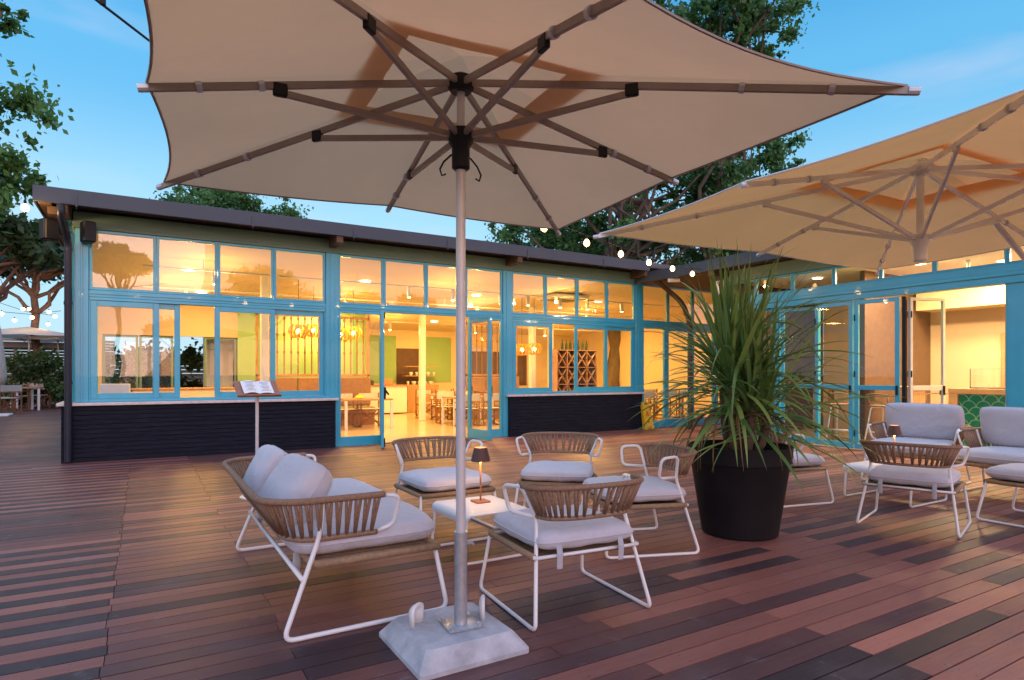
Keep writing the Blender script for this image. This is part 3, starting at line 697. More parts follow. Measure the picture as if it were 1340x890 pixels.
def place(kind, x, y, rz, lab, grp, sc=None):
    i = 0 if kind == 'c' else 1; src = (DC, DT)[i]
    if not used[i]:
        used[i] = 1; src.location = (x, y, 0); src.rotation_euler = (0, 0, rz); src['label'] = lab; src['group'] = grp
        if sc: src.scale = (sc,)*3
        return src
    return dup(src, (x, y, 0), rz, lab, grp, sc)
GC, GT = 'wooden director chairs', 'white-legged dining tables'
tabs = [(4.75, 15.15, 'left of the open doorway'), (7.95, 17.4, 'behind the white column'), (7.6, 15.1, 'behind the open right door leaf'), (9.8, 18.6, 'near the rear green panel'),
        (12.3, 14.3, 'behind the wet-floor sign pane'), (14.2, 14.6, 'behind the plant at the far right end')]
for x, y, d in tabs:
    place('t', x, y, 0, 'white-legged dining table '+d, GT)
    for q, (dx, dy, rz) in enumerate(((-.33, -.6, 0), (.33, -.6, 0), (-.33, .6, math.pi), (.33, .6, math.pi))):
        if y < 15.3 and dy < 0 and x < 6: continue
        place('c', x+dx, y+dy, rz+R(random.uniform(-8, 8)), ('near' if dy < 0 else 'far')+' '+('left' if dx < 0 else 'right')+' director chair at the table '+d, GC)
for ti, (x, y, d) in enumerate(tabs):
    for q, dx in enumerate((-.42, .42)):
        m_ = MB(); m_.lathe([(.028, 0), (.006, .008), (.006, .07), (.03, .10), (.034, .15)], 10, cap=False); o = m_.build('wine_glass', 'glass', None, smooth='auto'); o.location = (x+dx, y+.12, .752)
        tag(o, ('left' if q == 0 else 'right')+' wine glass on the table '+d, 'glass', 'wine glasses on the dining tables')
for x, y in ((4.6, 15.1), (7.9, 17.3), (7.5, 15.0)):
    m_ = MB(); m_.lathe([(.10, 0), (.12, .02), (.05, .09), (.02, .1)], 12); o = m_.build('napkin', 'yellow_plastic', None, smooth='auto'); o.location = (x, y, .752)
    tag(o, 'yellow napkin on the dining table at x' if False else ('yellow folded napkin on the dining table '+{4.6: 'in the tall pane left of the doorway', 7.9: 'behind the white column', 7.5: 'behind the open right door leaf'}[x]), 'napkin')
# ------------------------------------------------------------------ right pavilion
RX = 10.97
B2 = empty('bar_building', (RX, 6.5, 0), 0, 'right-hand pavilion with blue folding glass doors and a green tiled counter inside', 'building')
def b2(m_, name, m, **k): return bl(m_, name, m, B2, **k)
YN = 3.0
for (a, b) in ((9.25, 9.36), (7.94, 8.06), (3.72, 4.12), (-.6, -.4)):
    m_ = MB(); m_.bbox(RX-.03, RX+.13, a, b, 0.004, 3.0, .008)
    m_.bbox(RX-.043, RX-.031, a+.03, b-.03, .05, 2.6, .003)
    b2(m_, 'pillar', 'teal_paint')
m_ = MB(); m_.bbox(RX-.05, RX+.13, -.6, 9.36, 2.69, 2.98, .008); m_.bbox(RX-.075, RX-.052, -.6, 9.36, 2.80, 2.86, .006); m_.bbox(RX-.065, RX-.052, -.6, 9.36, 2.69, 2.72, .004)
b2(m_, 'header_beam', 'teal_paint')
m_ = MB(); m_.bbox(RX-.03, RX+.13, -.6, 9.36, 3.34, 3.60, .006); b2(m_, 'head_board', 'warmlit_green')
yy = -.6
ups = [9.36, 8.5, 7.65, 6.8, 5.95, 5.1, 4.12, 3.0, 2.0, 1.0, 0, -.6]
def window_y(ya, yb, za, zb, fw=.04, x=RX+.04, glass='glass', name='window', fb=None, mid=None, dep=.05, fm='teal_paint'):
    fb = fb or fw; m_ = MB()
    m_.bbox(x-dep/2, x+dep/2, ya, ya+fw, za, zb, .004); m_.bbox(x-dep/2, x+dep/2, yb-fw, yb, za, zb, .004)
    m_.bbox(x-dep/2+.001, x+dep/2-.001, ya+fw, yb-fw, za, za+fb, .004); m_.bbox(x-dep/2+.001, x+dep/2-.001, ya+fw, yb-fw, zb-fw, zb, .004)
    if mid: m_.bbox(x-dep/2+.001, x+dep/2-.001, ya+fw, yb-fw, mid-.045, mid+.045, .004)
    o = b2(m_, name, fm)
    for a, b in ([(za+fb, zb-fw)] if not mid else [(za+fb, mid-.045), (mid+.045, zb-fw)]):
        g = MB(); g.box(x-.003, x+.003, ya+fw-.004, yb-fw+.004, a-.004, b+.004); q = b2(g, 'pane', glass); q.parent = o
    return o
for i in range(len(ups)-1): window_y(ups[i+1]+.002, ups[i]-.002, 2.982, 3.338, .035)
window_y(8.062, 9.248, .004, 2.688, .06, fb=.12, mid=1.15, name='fixed_window')
# folding doors: jamb + leaves (slightly folded)
leaf(RX+.02, 7.90, RX+.20, 7.18, B2, z1=2.66, fw=.07, mid=1.12, fb=.10)
leaf(RX-.0, 7.14, RX-.09, 6.37, B2, z1=2.66, fw=.07, mid=1.12, fb=.10)
leaf(RX-.09, 6.34, RX-.0, 5.62, B2, z1=2.66, fw=.07, mid=1.12, fb=.10)
m_ = MB(); m_.bbox(RX+.0, RX+.05, 5.53, 5.59, .01, 2.66, .003); b2(m_, 'door_gap_strip', 'black_plastic')  # black strip added for the dark gap between the leaves
leaf(RX+.06, 5.50, RX+.70, 5.26, B2, z1=2.64, fw=.05, mid=1.12, fb=.08, frm='canvas')['label'] = 'cream-framed glass leaf folded inwards'
# roof of right pavilion
m_ = MB(); m_.bbox(RX-.60, RX-.57, -1.0, RY0+.5, 3.56, 3.80, .006); b2(m_, 'fascia', 'fascia')
m_ = MB(); m_.box(RX-.57, 15.6, -1.0, 11.0, 3.70, 3.79); b2(m_, 'roof', 'roof_top')
m_ = MB(); m_.bbox(RX-.568, RX-.02, -1.0, 11.0, 3.62, 3.698, .004); m_.bbox(RX-.4, 15.5, 9.4, 11.5, 3.58, 3.615, .004); b2(m_, 'soffit', 'soffit_wood')
for yy in (9.2, 6.3, 4.0): m_ = MB(); m_.bbox(RX-.56, RX-.04, yy-.06, yy+.06, 3.45, 3.618, .006); b2(m_, 'rafter_end', 'soffit_wood')
# end wall, inner walls, ceiling, floor
m_ = MB(); m_.box(RX+.13, 14.59, 9.30, 9.36, 0, 3.6); b2(m_, 'end_wall', 'dark_wood')
m_ = MB(); m_.box(14.6, 14.75, -1, 9.3, 0, 3.6); m_.box(RX+.1, 14.6, -1.1, -1.0, 0, 3.6); b2(m_, 'inner_wall', 'beige_wall')
m_ = MB(); m_.box(12.1, 14.6, 6.85, 6.95, 0, 3.4); b2(m_, 'partition_wall', 'dark_wood')
m_ = MB(); m_.box(RX+.1, 14.7, -1, 9.3, 3.38, 3.45); b2(m_, 'ceiling', 'ceil_wall')
m_ = MB(); m_.box(13.9, 14.6, -1, 6.8, 2.68, 3.38); b2(m_, 'bulkhead', 'cream_wall')
m_ = MB(); m_.box(RX+.0, 14.6, -1, 9.3, .002, .012); struct(m_.build('bar_floor', 'floor_tile'))
m_ = MB(); m_.bbox(14.53, 14.598, 4.55, 5.55, 0, 2.17, .01); b2(m_, 'inner_door_frame', 'wood_light')
m_ = MB(); m_.bbox(14.51, 14.529, 4.63, 5.47, .02, 2.09, .006); o = b2(m_, 'inner_door', 'beige_wall'); m_ = MB(); m_.bbox(14.49, 14.508, 4.75, 5.08, 1.35, 1.75, .004); q = b2(m_, 'pane', 'black_plastic'); q.parent = o
m_ = MB(); m_.tube([(11.5, 4.30, .02), (11.5, 4.30, 3.36)], .035, 8); b2(m_, 'pipe', 'wood_light')
# tiled counter
t = empty('tiled_counter', (12.9, 4.4, 0), 0, 'green scallop-tiled counter with a wooden top inside the right pavilion', 'counter')
m_ = MB(); m_.box(-.3, .35, -1.7, 1.05, .02, 1.0); m_.build('body', 'scallop_tile', t)
m_ = MB(); m_.bbox(-.345, .4, -1.75, 1.2, 1.002, 1.10, .006); m_.bbox(-.345, .4, 1.052, 1.2, 0, 1.0, .006); m_.build('counter_frame', 'wood_light', t)
t = empty('display_case', (12.85, 4.3, 1.102), 0, 'glass food display case standing on the green tiled counter', 'display case')
m_ = MB(); m_.box(-.2, -.192, -1.4, 1.0, 0, .34); m_.box(-.2, .3, -1.4, 1.0, .341, .35); m_.box(-.19, .3, .992, 1.0, 0, .34); m_.build('glass', 'glass', t)
m_ = MB(); m_.bbox(-.2, .3, -1.4, 1.0, 0, .02, .004)
for yy in (-1.4, .2, .99): m_.bbox(-.205, -.19, yy-.006, yy+.006, 0, .35, .002)
m_.build('frame', 'steel_dark', t)
m_ = MB(); m_.bbox(-.09, .09, -.14, .14, 0, .2, .02); o = m_.build('till', 'white_plastic'); o.location = (12.9, 3.75, 1.124); tag(o, 'small white till box inside the display case', 'till')
# ceiling fan
t = empty('ceiling_fan', (12.6, 5.3, 3.375), R(15), 'white ceiling fan above the counter in the right pavilion', 'fan')
m_ = MB(); m_.lathe([(.07, -.30), (.1, -.26), (.1, -.2), (.03, -.17), (.03, 0)], 16); m_.build('motor', 'white_plastic', t, smooth='auto')
for i in range(3):
    M = Matrix.Rotation(R(120*i), 4, 'Z') @ Matrix.Rotation(R(8), 4, 'X'); m_ = MB(); m_.bbox(.1, .68, -.06, .06, -.235, -.225, .003, M); m_.build('fan_blade', 'white_plastic', t)
for di, (x, y) in enumerate(((12.2, 7.9), (12.2, 5.9), (12.6, 3.4), (13.4, 1.2), (13.2, 5.0))):
    t = empty('recessed_downlight', (x, y, 3.378), 0, 'round recessed downlight in the right pavilion ceiling '+['behind the leftmost folding leaf', 'above the high bar table', 'over the tiled counter', 'beyond the right edge column', 'in front of the inner door'][di], 'downlight', 'recessed downlights in the right pavilion')
    m_ = MB(); m_.lathe([(.09, -.012), (.09, -.002)], 18); m_.build('diffuser', 'spot_lens', t)
    light('downlight', (0, 0, -.03), 125 if y < 7 else 38, (1, .66, .30), kind='AREA', size=.4, parent=t)
# bar table & stools
t = empty('bar_table', (12.1, 6.6, 0), 0, 'high wooden bar table behind the folding glass doors', 'table')
m_ = MB(); m_.bbox(-.35, .35, -.75, 1.2, 1.08, 1.13, .008); m_.build('tabletop', 'wood_light', t)
m_ = MB(); m_.bbox(-.3, -.22, 1.05, 1.15, 0, 1.078, .008); m_.bbox(.22, .3, 1.05, 1.15, 0, 1.078, .008); m_.build('leg', 'wood_light', t); m_ = MB(); m_.bbox(-.3, .3, -.7, -.62, 0, 1.078, .008); m_.build('leg', 'wood_light', t)
def stool():
    t = empty('bar_stool', (0, 0, 0), 0, 'x', 'stool')
    m_ = MB()
    for sx in (-1, 1):
        m_.tube(fillet([(sx*.22, .24, .0), (sx*.16, .15, .75), (sx*.16, -.15, .75), (sx*.23, -.26, .0)], .05), .013, 8)
    m_.tube([(-.205, .215, .25), (.205, .215, .25)], .011, 6); m_.tube([(-.2, -.2, .30), (.2, -.2, .30)], .011, 6)
    m_.build('frame', 'white_frame', t, smooth=True)
    m_ = MB(); m_.bbox(-.19, .19, -.18, .18, .76, .79, .01); m_.build('seat', 'rope', t)
    m_ = MB(); m_.tube([(-.18, -.15, .78), (-.2, -.2, .98), (0, -.24, 1.0), (.2, -.2, .98), (.18, -.15, .78)], .014, 8); m_.build('backrest', 'rope', t, smooth=True)
    return t
ST = stool(); ST.location = (11.55, 6.95, 0); ST.rotation_euler = (0, 0, R(-80)); ST['label'] = 'white-legged bar stool behind the second folding glass leaf'; ST['group'] = 'white-legged bar stools'
dup(ST, (11.6, 6.2, 0), R(-100), 'white-legged bar stool behind the third folding glass leaf', 'white-legged bar stools')
dup(ST, (12.75, 5.9, 0), R(100), 'white-legged bar stool on the far side of the high bar table', 'white-legged bar stools')
# wall lamp, camera, downpipe in the inner corner
t = empty('wall_lamp', (RX-.12, 9.30, 3.05), 0, 'white cylinder wall lamp high on the end pillar of the right pavilion', 'wall lamp')
m_ = MB(); m_.lathe([(.10, -.02), (.10, .34)], 20); m_.build('cylinder', 'white_plastic', t, smooth='auto')
m_ = MB(); m_.bbox(.09, .19, -.03, .03, .1, .2, .004); m_.build('bracket', 'white_plastic', t)
m_ = MB(); m_.tube(fillet([(10.55, 11.0, 3.62), (10.75, 10.9, 3.45), (11.25, 10.8, 3.1), (11.42, 10.7, 2.6), (11.42, 10.7, .02)], .2, 6), .06, 12)
bl(m_, 'downpipe', 'soffit_wood', B, smooth='auto')
t = empty('security_camera', (10.5, 10.35, 3.52), R(-120), 'small white security camera under the roof in the inner corner', 'camera')
m_ = MB(); m_.tube([(0, -.12, 0), (0, .14, 0)], .05, 14); m_.build('body', 'white_plastic', t, smooth='auto'); m_ = MB(); m_.tube([(0, .08, .05), (0, .08, .12)], .012, 6); m_.build('bracket', 'white_plastic', t)
# ------------------------------------------------------------------ festoon strings
def catenary(a, b, sag, n=40):
    a, b = Vector(a), Vector(b); return [a.lerp(b, i/n)-Vector((0, 0, sag*4*(i/n)*(1-i/n))) for i in range(n+1)]
def festoon(name_lab, a, b, sag, ts, lab, grp, pw=9, wire_lab='x', br=.036):
    P = catenary(a, b, sag); m_ = MB(); m_.tube(P, .006, 5); o = m_.build('festoon_cable', 'black_plastic'); tag(o, wire_lab, 'cable')
    A_, B_ = Vector(a), Vector(b)
    for q, t_ in enumerate(ts):
        p = A_.lerp(B_, t_)-Vector((0, 0, sag*4*t_*(1-t_)))
        t = empty('festoon_bulb', p, 0, ORD[q]+' '+lab, 'light bulb', grp)
        m_ = MB(); m_.lathe([(.012, 0), (.018, -.02), (.018, -.06)], 10); m_.build('socket', 'black_plastic', t)
        m_ = MB(); m_.lathe([(.014, -.061), (br*.8, -.085), (br, -.115), (br*.8, -.145), (.006, -.16)], 12); m_.build('glass_bulb', 'bulb', t, smooth=True)
        light('bulb_light', (0, 0, -.115), pw, (1, .60, .26), .045, parent=t)
def wpt(px, k, z):   # a point seen at photo column px at depth k
    dx = (px-670)/810; return (k*(dx*math.cos(A)+math.sin(A)), k*(-dx*math.sin(A)+math.cos(A)), z)
# main string: from the roof of the right pavilion toward the camera side, running over the parasol
Aend = Vector(wpt(935, 14.0, 3.62)); s1 = Vector(wpt(712, 8.0, 3.36)); s6 = Vector(wpt(906, 12.9, 3.56))
dirv = (s1-s6)/5
start = s6+dirv*9.4; start.z = 3.75
P0 = Vector((s6.x, s6.y, 3.60))-dirv*.9; P0.z = 3.66
def cable_run():
    full = [P0]+[s6+dirv*i for i in range(10)]
    zs = [3.66, 3.56, 3.50, 3.44, 3.40, 3.37, 3.36, 3.36, 3.42, 3.52, 3.66]
    pts = [Vector((p.x, p.y, z)) for p, z in zip(full, zs)]
    m_ = MB(); m_.tube(pts, .006, 5); tag(m_.build('festoon_cable', 'black_plastic'), 'thin cable of glowing bulbs running from the inner roof corner out over the parasol', 'cable')
    for i, p in enumerate(pts[1:]):
        if i > 7: continue
        t = empty('festoon_bulb', (p.x, p.y, p.z), 0, ['farthest small glowing bulb, nearest the inner roof corner', 'second glowing bulb from the inner roof corner', 'third glowing bulb from the inner roof corner', 'fourth glowing bulb from the inner roof corner, in front of the tree trunk', 'fifth glowing bulb from the inner roof corner', 'glowing bulb touching the lower edge of the big parasol', 'glowing bulb hidden just above the big parasol', 'glowing bulb on the cable above the big parasol'][i], 'light bulb', 'bulbs on the overhead cable')
        m_ = MB(); m_.lathe([(.012, 0), (.018, -.02), (.018, -.06)], 10); m_.build('socket', 'black_plastic', t)
        m_ = MB(); br = .045; m_.lathe([(.014, -.061), (br*.8, -.085), (br, -.115), (br*.8, -.145), (.006, -.165)], 12); m_.build('glass_bulb', 'bulb', t, smooth=True)
        light('bulb_light', (0, 0, -.2), 7, (1, .58, .24), .05, parent=t)
cable_run()
# second string high over the camera
festoon('s2', (-7.5, 2.2, 3.95), (3.2, 2.0, 3.9), .2, [(i+.5)/8 for i in range(8)], 'glowing bulb from the left on the cable high above the sofa', 'bulbs on the high cable', 17, 'thin bulb cable running high above the sofa side of the deck')
# short wire at the top left corner of the view
pa = Vector(wpt(165, 4.0, 1.35+460/810*4.0)); pb = Vector(wpt(100, 3.6, 1.35+510/810*3.6)); m_ = MB(); dd = pb-pa
m_.tube([pa-dd*2.2, pa, pb, pb+dd*2], .009, 6); m_.lathe([(.018, 0), (.018, .05)], 8); m_.v[-16:] = [tuple(Vector(v)+pa.lerp(pb, .5)) for v in m_.v[-16:]]
tag(m_.build('steel_cable', 'black_plastic'), 'dark cable crossing the sky at the top left corner', 'cable')
# bulb near roof corner
t = empty('festoon_bulb', (-1.42, 10.95, 3.80), 0, 'bright bulb hanging at the left corner of the roof edge', 'light bulb')
m_ = MB(); m_.lathe([(.012, 0), (.018, -.02), (.018, -.06)], 10); m_.build('socket', 'black_plastic', t)
m_ = MB(); m_.lathe([(.014, -.061), (.04, -.085), (.05, -.115), (.04, -.145), (.006, -.165)], 12); m_.build('glass_bulb', 'bulb', t, smooth=True)
light('bulb_light', (0, 0, -.2), 14, (1, .60, .26), .05, parent=t)
# ------------------------------------------------------------------ rope lounge furniture
def lounge_chair(name='rope_chair'):
    t = empty(name, (0, 0, 0), 0, 'x', 'chair'); r = .0112
    m_ = MB()
    for s in (-1, 1):
        J = (s*.29, -.22, .56); T = (s*.368, -.20, .738)
        m_.tube(fillet([(s*.335, .30, .365), (s*.375, .37, r), (s*.375, -.37, r), J, T, (s*.412, -.05, .728), (s*.37, -.045, .575), (J[0]+s*.012, J[1]+.01, J[2]+.01)], .045, 5), r, 10)
    m_.tube([(-.335, -.295, .365), (.335, -.295, .365)], r*.9, 8)
    m_.tube(fillet([(-.335, -.295, .365), (-.335, .30, .365), (.335, .30, .365), (.335, -.295, .365)], .05), r, 8)
    m_.build('frame', 'white_frame', t, smooth=True)
    # back rails
    def rail(hw, y0, yb, z, n=30, zt=0):
        out = []
        for i in range(n+1):
            a = math.pi*i/n; cx = -math.cos(a); sy = math.sin(a)
            out.append(Vector((hw*math.copysign(abs(cx)**.82, cx), y0-(yb)*sy**.75, z+zt*sy)))
        return out
    Rt = rail(.368, -.2, .24, .741, 40, .012); Rb = rail(.292, -.22, .15, .575, 40)
    m_ = MB(); m_.tube(Rt, .015, 8); m_.tube(Rb, .013, 8); m_.build('back_rail', 'rope', t, smooth=True)
    m_ = MB()
    for i in range(1, 40):
        if i % 1 == 0:
            k = i+(1 if i % 2 else -1)*.55
            i0 = max(0, min(39, int(k))); fr = k-i0; b = Rb[i0].lerp(Rb[min(40, i0+1)], fr)
            c = (Rt[i]+b)/2; m_.tube([Rt[i], b], .0102, 5)
    m_.build('rope_backrest', 'rope', t, smooth=True)
    # rope seat platform
    m_ = MB()
    for i in range(32):
        y = -.28+i*.0178; m_.tube([(-.34, y, .372), (-.345, y, .36), (-.33, y, .352), (.33, y, .352), (.345, y, .36), (.34, y, .372)], .008, 5)
    m_.tube([(-.33, .315, .365), (.33, .315, .365)], .021, 8); m_.tube([(-.335, -.28, .365), (-.335, .30, .365)], .019, 8); m_.tube([(.335, -.28, .365), (.335, .30, .365)], .019, 8)
    m_.build('rope_seat', 'rope_light', t, smooth=True)
    m_ = MB(); cushion(m_, 0, .015, .442, .65, .67, .125, k=8, puff=.3, n=20); cu = m_.build('cushion', 'fabric', t, smooth=True)
    m_ = MB(); rim(m_, 0, .015, .442, .65, .67); m_.build('piping', 'fabric', cu, smooth=True)
    for s in (-1, 1):
        m_ = MB(); m_.tube([(s*.2, -.31, .43), (s*.2, -.325, .38), (s*.2, -.32, .30)], .018, 6, ry=.004); m_.build('cushion_tie', 'canvas_strap', t)
    return t
CH = lounge_chair()
def chair(x, y, heading, lab, first=[1]):
    rz = R(heading-90)
    if first[0]:
        first[0] = 0; CH.location = (x, y, 0); CH.rotation_euler = (0, 0, rz); CH['label'] = lab; CH['group'] = 'white-framed rope chairs'; return CH
    return dup(CH, (x, y, 0), rz, lab, 'white-framed rope chairs')
chair(2.16, 3.04, 85, 'rope-back armchair nearest the camera, seen from behind beside the parasol pole')
chair(2.26, 4.96, 270, 'rope-back armchair behind the white coffee table, partly hidden by the parasol pole')
chair(3.37, 4.80, 230, 'rope-back armchair facing the camera in front of the black wall')
chair(3.37, 3.75, 160, 'rope-back armchair turned left, directly left of the black plant pot')
chair(5.97, 2.94, 17, 'rope-back armchair seen from behind, right of the plant pot')
chair(7.02, 2.36, 90, 'rope-back armchair cut by the right edge of the picture')
chair(5.92, 4.28, -12, 'rope-back armchair half hidden behind the hanging plant leaves')
def sofa(Lh, lab, backs, name='rope_sofa', dep=.45, pillows=True):
    t = empty(name, (0, 0, 0), 0, lab, 'sofa'); r = .013; D = dep
    m_ = MB()
    for s in (-1, 1):
        x = s*Lh; xi = s*(Lh-.05)
        m_.tube(fillet([(xi, D-.06, .37), (x, D, r), (x, -D, r), (xi, -D+.19, .50), (s*(Lh+.0), -D+.20, .70)], .06, 6), r, 10)
        # arm front loop
        m_.tube(fillet([(s*(Lh+.02), D-.38, .70), (s*(Lh+.03), D-.30, .69), (s*(Lh-.01), D-.32, .53), (s*(Lh-.03), D-.40, .50)], .04, 5), r*.9, 8)
    m_.tube([(-Lh+.02, -D+.10, .30), (Lh-.02, -D+.10, .30)], r, 8)
    m_.build('frame', 'white_frame', t, smooth=True)
    def rail(hx, yf, yb, z, n, rad):
        pts = fillet([(-hx, yf, z), (-hx, yb, z), (hx, yb, z), (hx, yf, z)], rad, 10)
        # resample
        P = [pts[0]]; seg = []; 
        cum = [0]
        for a, b in zip(pts[:-1], pts[1:]): cum.append(cum[-1]+(b-a).length)
        out = []
        for i in range(n+1):
            d = cum[-1]*i/n; j = 0
            while j < len(cum)-2 and cum[j+1] < d: j += 1
            f = (d-cum[j])/max(1e-6, cum[j+1]-cum[j]); out.append(pts[j].lerp(pts[j+1], min(1, f)))
        return out
    n = int((2*Lh+1.2)/.027)
    Rt = rail(Lh+.02, D-.38, -D-.10, .705, n, .28); Rb = rail(Lh-.05, D-.40, -D+.03, .49, n, .24)
    m_ = MB(); m_.tube(Rt, .018, 8); m_.tube(Rb, .015, 8); m_.build('back_rail', 'rope', t, smooth=True)
    m_ = MB()
    for i in range(1, n):
        k = min(n-1, max(0, i+(.5 if i % 2 else -.5))); j = int(k); b = Rb[j].lerp(Rb[min(n, j+1)], k-j); m_.tube([Rt[i], b], .0098, 5)
    m_.build('rope_backrest', 'rope', t, smooth=True)
    m_ = MB()
    m_.tube([(-Lh+.03, D-.05, .365), (Lh-.03, D-.05, .365)], .022, 8); m_.tube([(-Lh+.03, -D+.16, .365), (Lh-.03, -D+.16, .365)], .022, 8)
    for s in (-1, 1): m_.tube([(s*(Lh-.03), D-.05, .365), (s*(Lh-.03), -D+.16, .365)], .021, 8)
    q = int((2*Lh-.1)/.05)
    for i in range(q+1):
        x = -Lh+.05+i*(2*Lh-.1)/q; m_.tube([(x, D-.05, .365), (x, -D+.16, .365)], .008, 5)
    for x in (-Lh+.35, Lh-.35, 0):
        for dx in (-.03, 0, .03): m_.tube([(x+dx, D-.05, .34), (x+dx+.01, D-.05, .39)], .028, 8)
    m_.build('rope_seat', 'rope_light', t, smooth=True)
    m_ = MB(); cushion(m_, 0, .03, .455, 2*Lh-.1, 2*D-.06, .15, n=18, puff=.12, k=14); cu = m_.build('seat_cushion', 'fabric', t, smooth=True)
    m_ = MB(); rim(m_, 0, .03, .455, 2*Lh-.1, 2*D-.06); m_.build('piping', 'fabric', cu, smooth=True)
    for (x, w_, h_, tilt, th) in backs:
        m_ = MB(); M = Matrix.Translation((x, -D+(.06 if pillows else .10), .46 if pillows else .53)) @ Matrix.Rotation(R(90-tilt), 4, 'X') @ Matrix.Translation((0, h_/2, 0))
        cushion(m_, 0, 0, 0, w_, h_, th, M, n=16, puff=.5, k=6); cu = m_.build('back_cushion', 'fabric', t, smooth=True)
        m_ = MB(); rim(m_, 0, 0, 0, w_, h_, M); m_.build('piping', 'fabric', cu, smooth=True)
    for x in (-Lh+.3, Lh-.3):
        m_ = MB(); m_.tube([(x, -D+.16, .40), (x, -D+.13, .36), (x+.02, -D+.12, .27)], .022, 6, ry=.004); m_.build('cushion_tie', 'canvas_strap', t)
    return t
s_ = sofa(.93, 'long rope-back sofa with loose pale grey cushions at the left of the parasol', [(.26, .76, .43, 34, .25), (-.52, .56, .40, 26, .20)])
s_.location = (1.05, 4.17, 0); s_.rotation_euler = (0, 0, R(-90))
s2 = sofa(.46, 'small rope-back seat with one tall back cushion at the left end of the right group', [(0, .88, .46, 14, .15)], 'rope_loveseat', pillows=False)
s2.location = (8.32, 4.08, 0); s2.rotation_euler = (0, 0, R(90+8))
s3 = sofa(.92, 'rope-back sofa with upright grey back cushions cut by the right edge of the picture', [(-.45, .88, .46, 14, .15), (.45, .88, .46, 14, .15)], pillows=False)
s3.location = (8.2, 2.55, 0); s3.rotation_euler = (0, 0, R(90))
# coffee tables
def coffee(wx, wy, hh, lab):
    t = empty('coffee_table', (0, 0, 0), 0, lab, 'coffee table')
    m_ = MB(); n = 8; r_ = .045; prof = []
    for i in range(n+1): a = math.pi/2*i/n; prof.append((-wx/2+r_-r_*math.cos(a), hh-r_+r_*math.sin(a)))
    prof = [(-wx/2, hh-.065)]+prof; prof += [(-x, z) for x, z in prof[::-1]]
    inn = [(x*(1-.012/(wx/2)) if abs(x) > wx/2-r_ else x, z-.010 if z > hh-.03 else z) for x, z in prof]
    vs = []; k = len(prof)
    for y in (-wy/2, wy/2): vs += [(x, y, z) for x, z in prof]
    for y in (-wy/2, wy/2): vs += [(x, y, z) for x, z in inn]
    fs = []
    for i in range(k-1):
        fs.append((i, i+1, k+i+1, k+i)); fs.append((2*k+i, 3*k+i, 3*k+i+1, 2*k+i+1)); fs.append((i, 2*k+i, 2*k+i+1, i+1)); fs.append((k+i, k+i+1, 3*k+i+1, 3*k+i))
    fs += [(0, k, 3*k, 2*k), (k-1, 3*k-1, 4*k-1, 2*k-1)]
    m_.add(vs, fs); m_.build('tabletop', 'white_frame', t, smooth='auto')
    for s in (-1, 1):
        m_ = MB(); y = s*(wy/2-.03); m_.tube(fillet([(-wx/2+.02, y, hh-.05), (-wx/2-.015, y, .012), (wx/2+.015, y, .012), (wx/2-.02, y, hh-.05)], .04, 5), .011, 8)
        m_.build('sled_leg', 'white_frame', t, smooth=True)
    return t
t = coffee(.56, .60, .355, 'white metal coffee table under the copper lamp between the sofa and chairs'); t.location = (2.22, 4.18, 0)
t = coffee(.70, .74, .36, 'white metal coffee table in the right group, behind the rope armchair'); t.location = (7.0, 3.64, 0)
def tlamp(loc, lab):
    t = empty('table_lamp', loc, 0, lab, 'table lamp')
    m_ = MB(); m_.bbox(-.06, .06, -.06, .06, 0, .014, .004); m_.build('base', 'copper', t)
    m_ = MB(); m_.tube([(0, 0, .012), (0, 0, .34)], .007, 10); m_.build('stem', 'copper', t, smooth=True)
    m_ = MB(); m_.lathe([(.078, .32), (.050, .425), (.047, .425), (.075, .32)], 28, cap=False); m_.build('shade', 'bronze_shade', t, smooth='auto')
    m_ = MB(); m_.lathe([(.028, .345), (.046, .400), (.046, .405)], 16); m_.build('diffuser', 'lamp_core', t)
    light('lamp_light', (0, 0, .328), 3.6, (1, .52, .20), .02, parent=t); light('lamp_uplight', (0, 0, .435), .4, (1, .6, .3), .02, parent=t)
tlamp((2.26, 4.27, .356), 'lit copper table lamp with a dark shade on the near coffee table')
tlamp((7.15, 3.72, .361), 'lit copper table lamp with a dark shade on the far right coffee table')
# ------------------------------------------------------------------ parasols
def canopy_mesh(tips, mids, hubz, tipz, midz, hole=.28, nseg=12, nr=14, sag=.03, scal=.05):
    """tips: 4 corners, mids: 4 side mids; ring order corner,mid,..."""
    ring = []
    for i in range(4): ring += [(Vector((*tips[i], tipz))), Vector((*mids[i], midz))]
    V = []; F = []; edge = []
    hub = Vector((0, 0, hubz))
    m_ = MB()
    for s in range(8):
        a, b = ring[s], ring[(s+1) % 8]; base = len(m_.v); vs = []
        for i in range(nr+1):
            rf = hole+(1-hole)*i/nr
            for j in range(nseg+1):
                u = j/nseg; p = a.lerp(b, u); inward = 1-scal*4*u*(1-u)*rf
                # circular-ish hole
                q = hub+(p-hub)*rf*inward; q.z -= 0; q.z = hubz+(p.z-hubz)*rf - sag*4*u*(1-u)*rf*rf*1.0 + sag*.2*math.sin(math.pi*rf)
                vs.append(q)
        fs = [(i*(nseg+1)+j, i*(nseg+1)+j+1, (i+1)*(nseg+1)+j+1, (i+1)*(nseg+1)+j) for i in range(nr) for j in range(nseg)]
        edge += vs[nr*(nseg+1):-1]
        m_.add(vs, fs)
    return m_, edge, ring
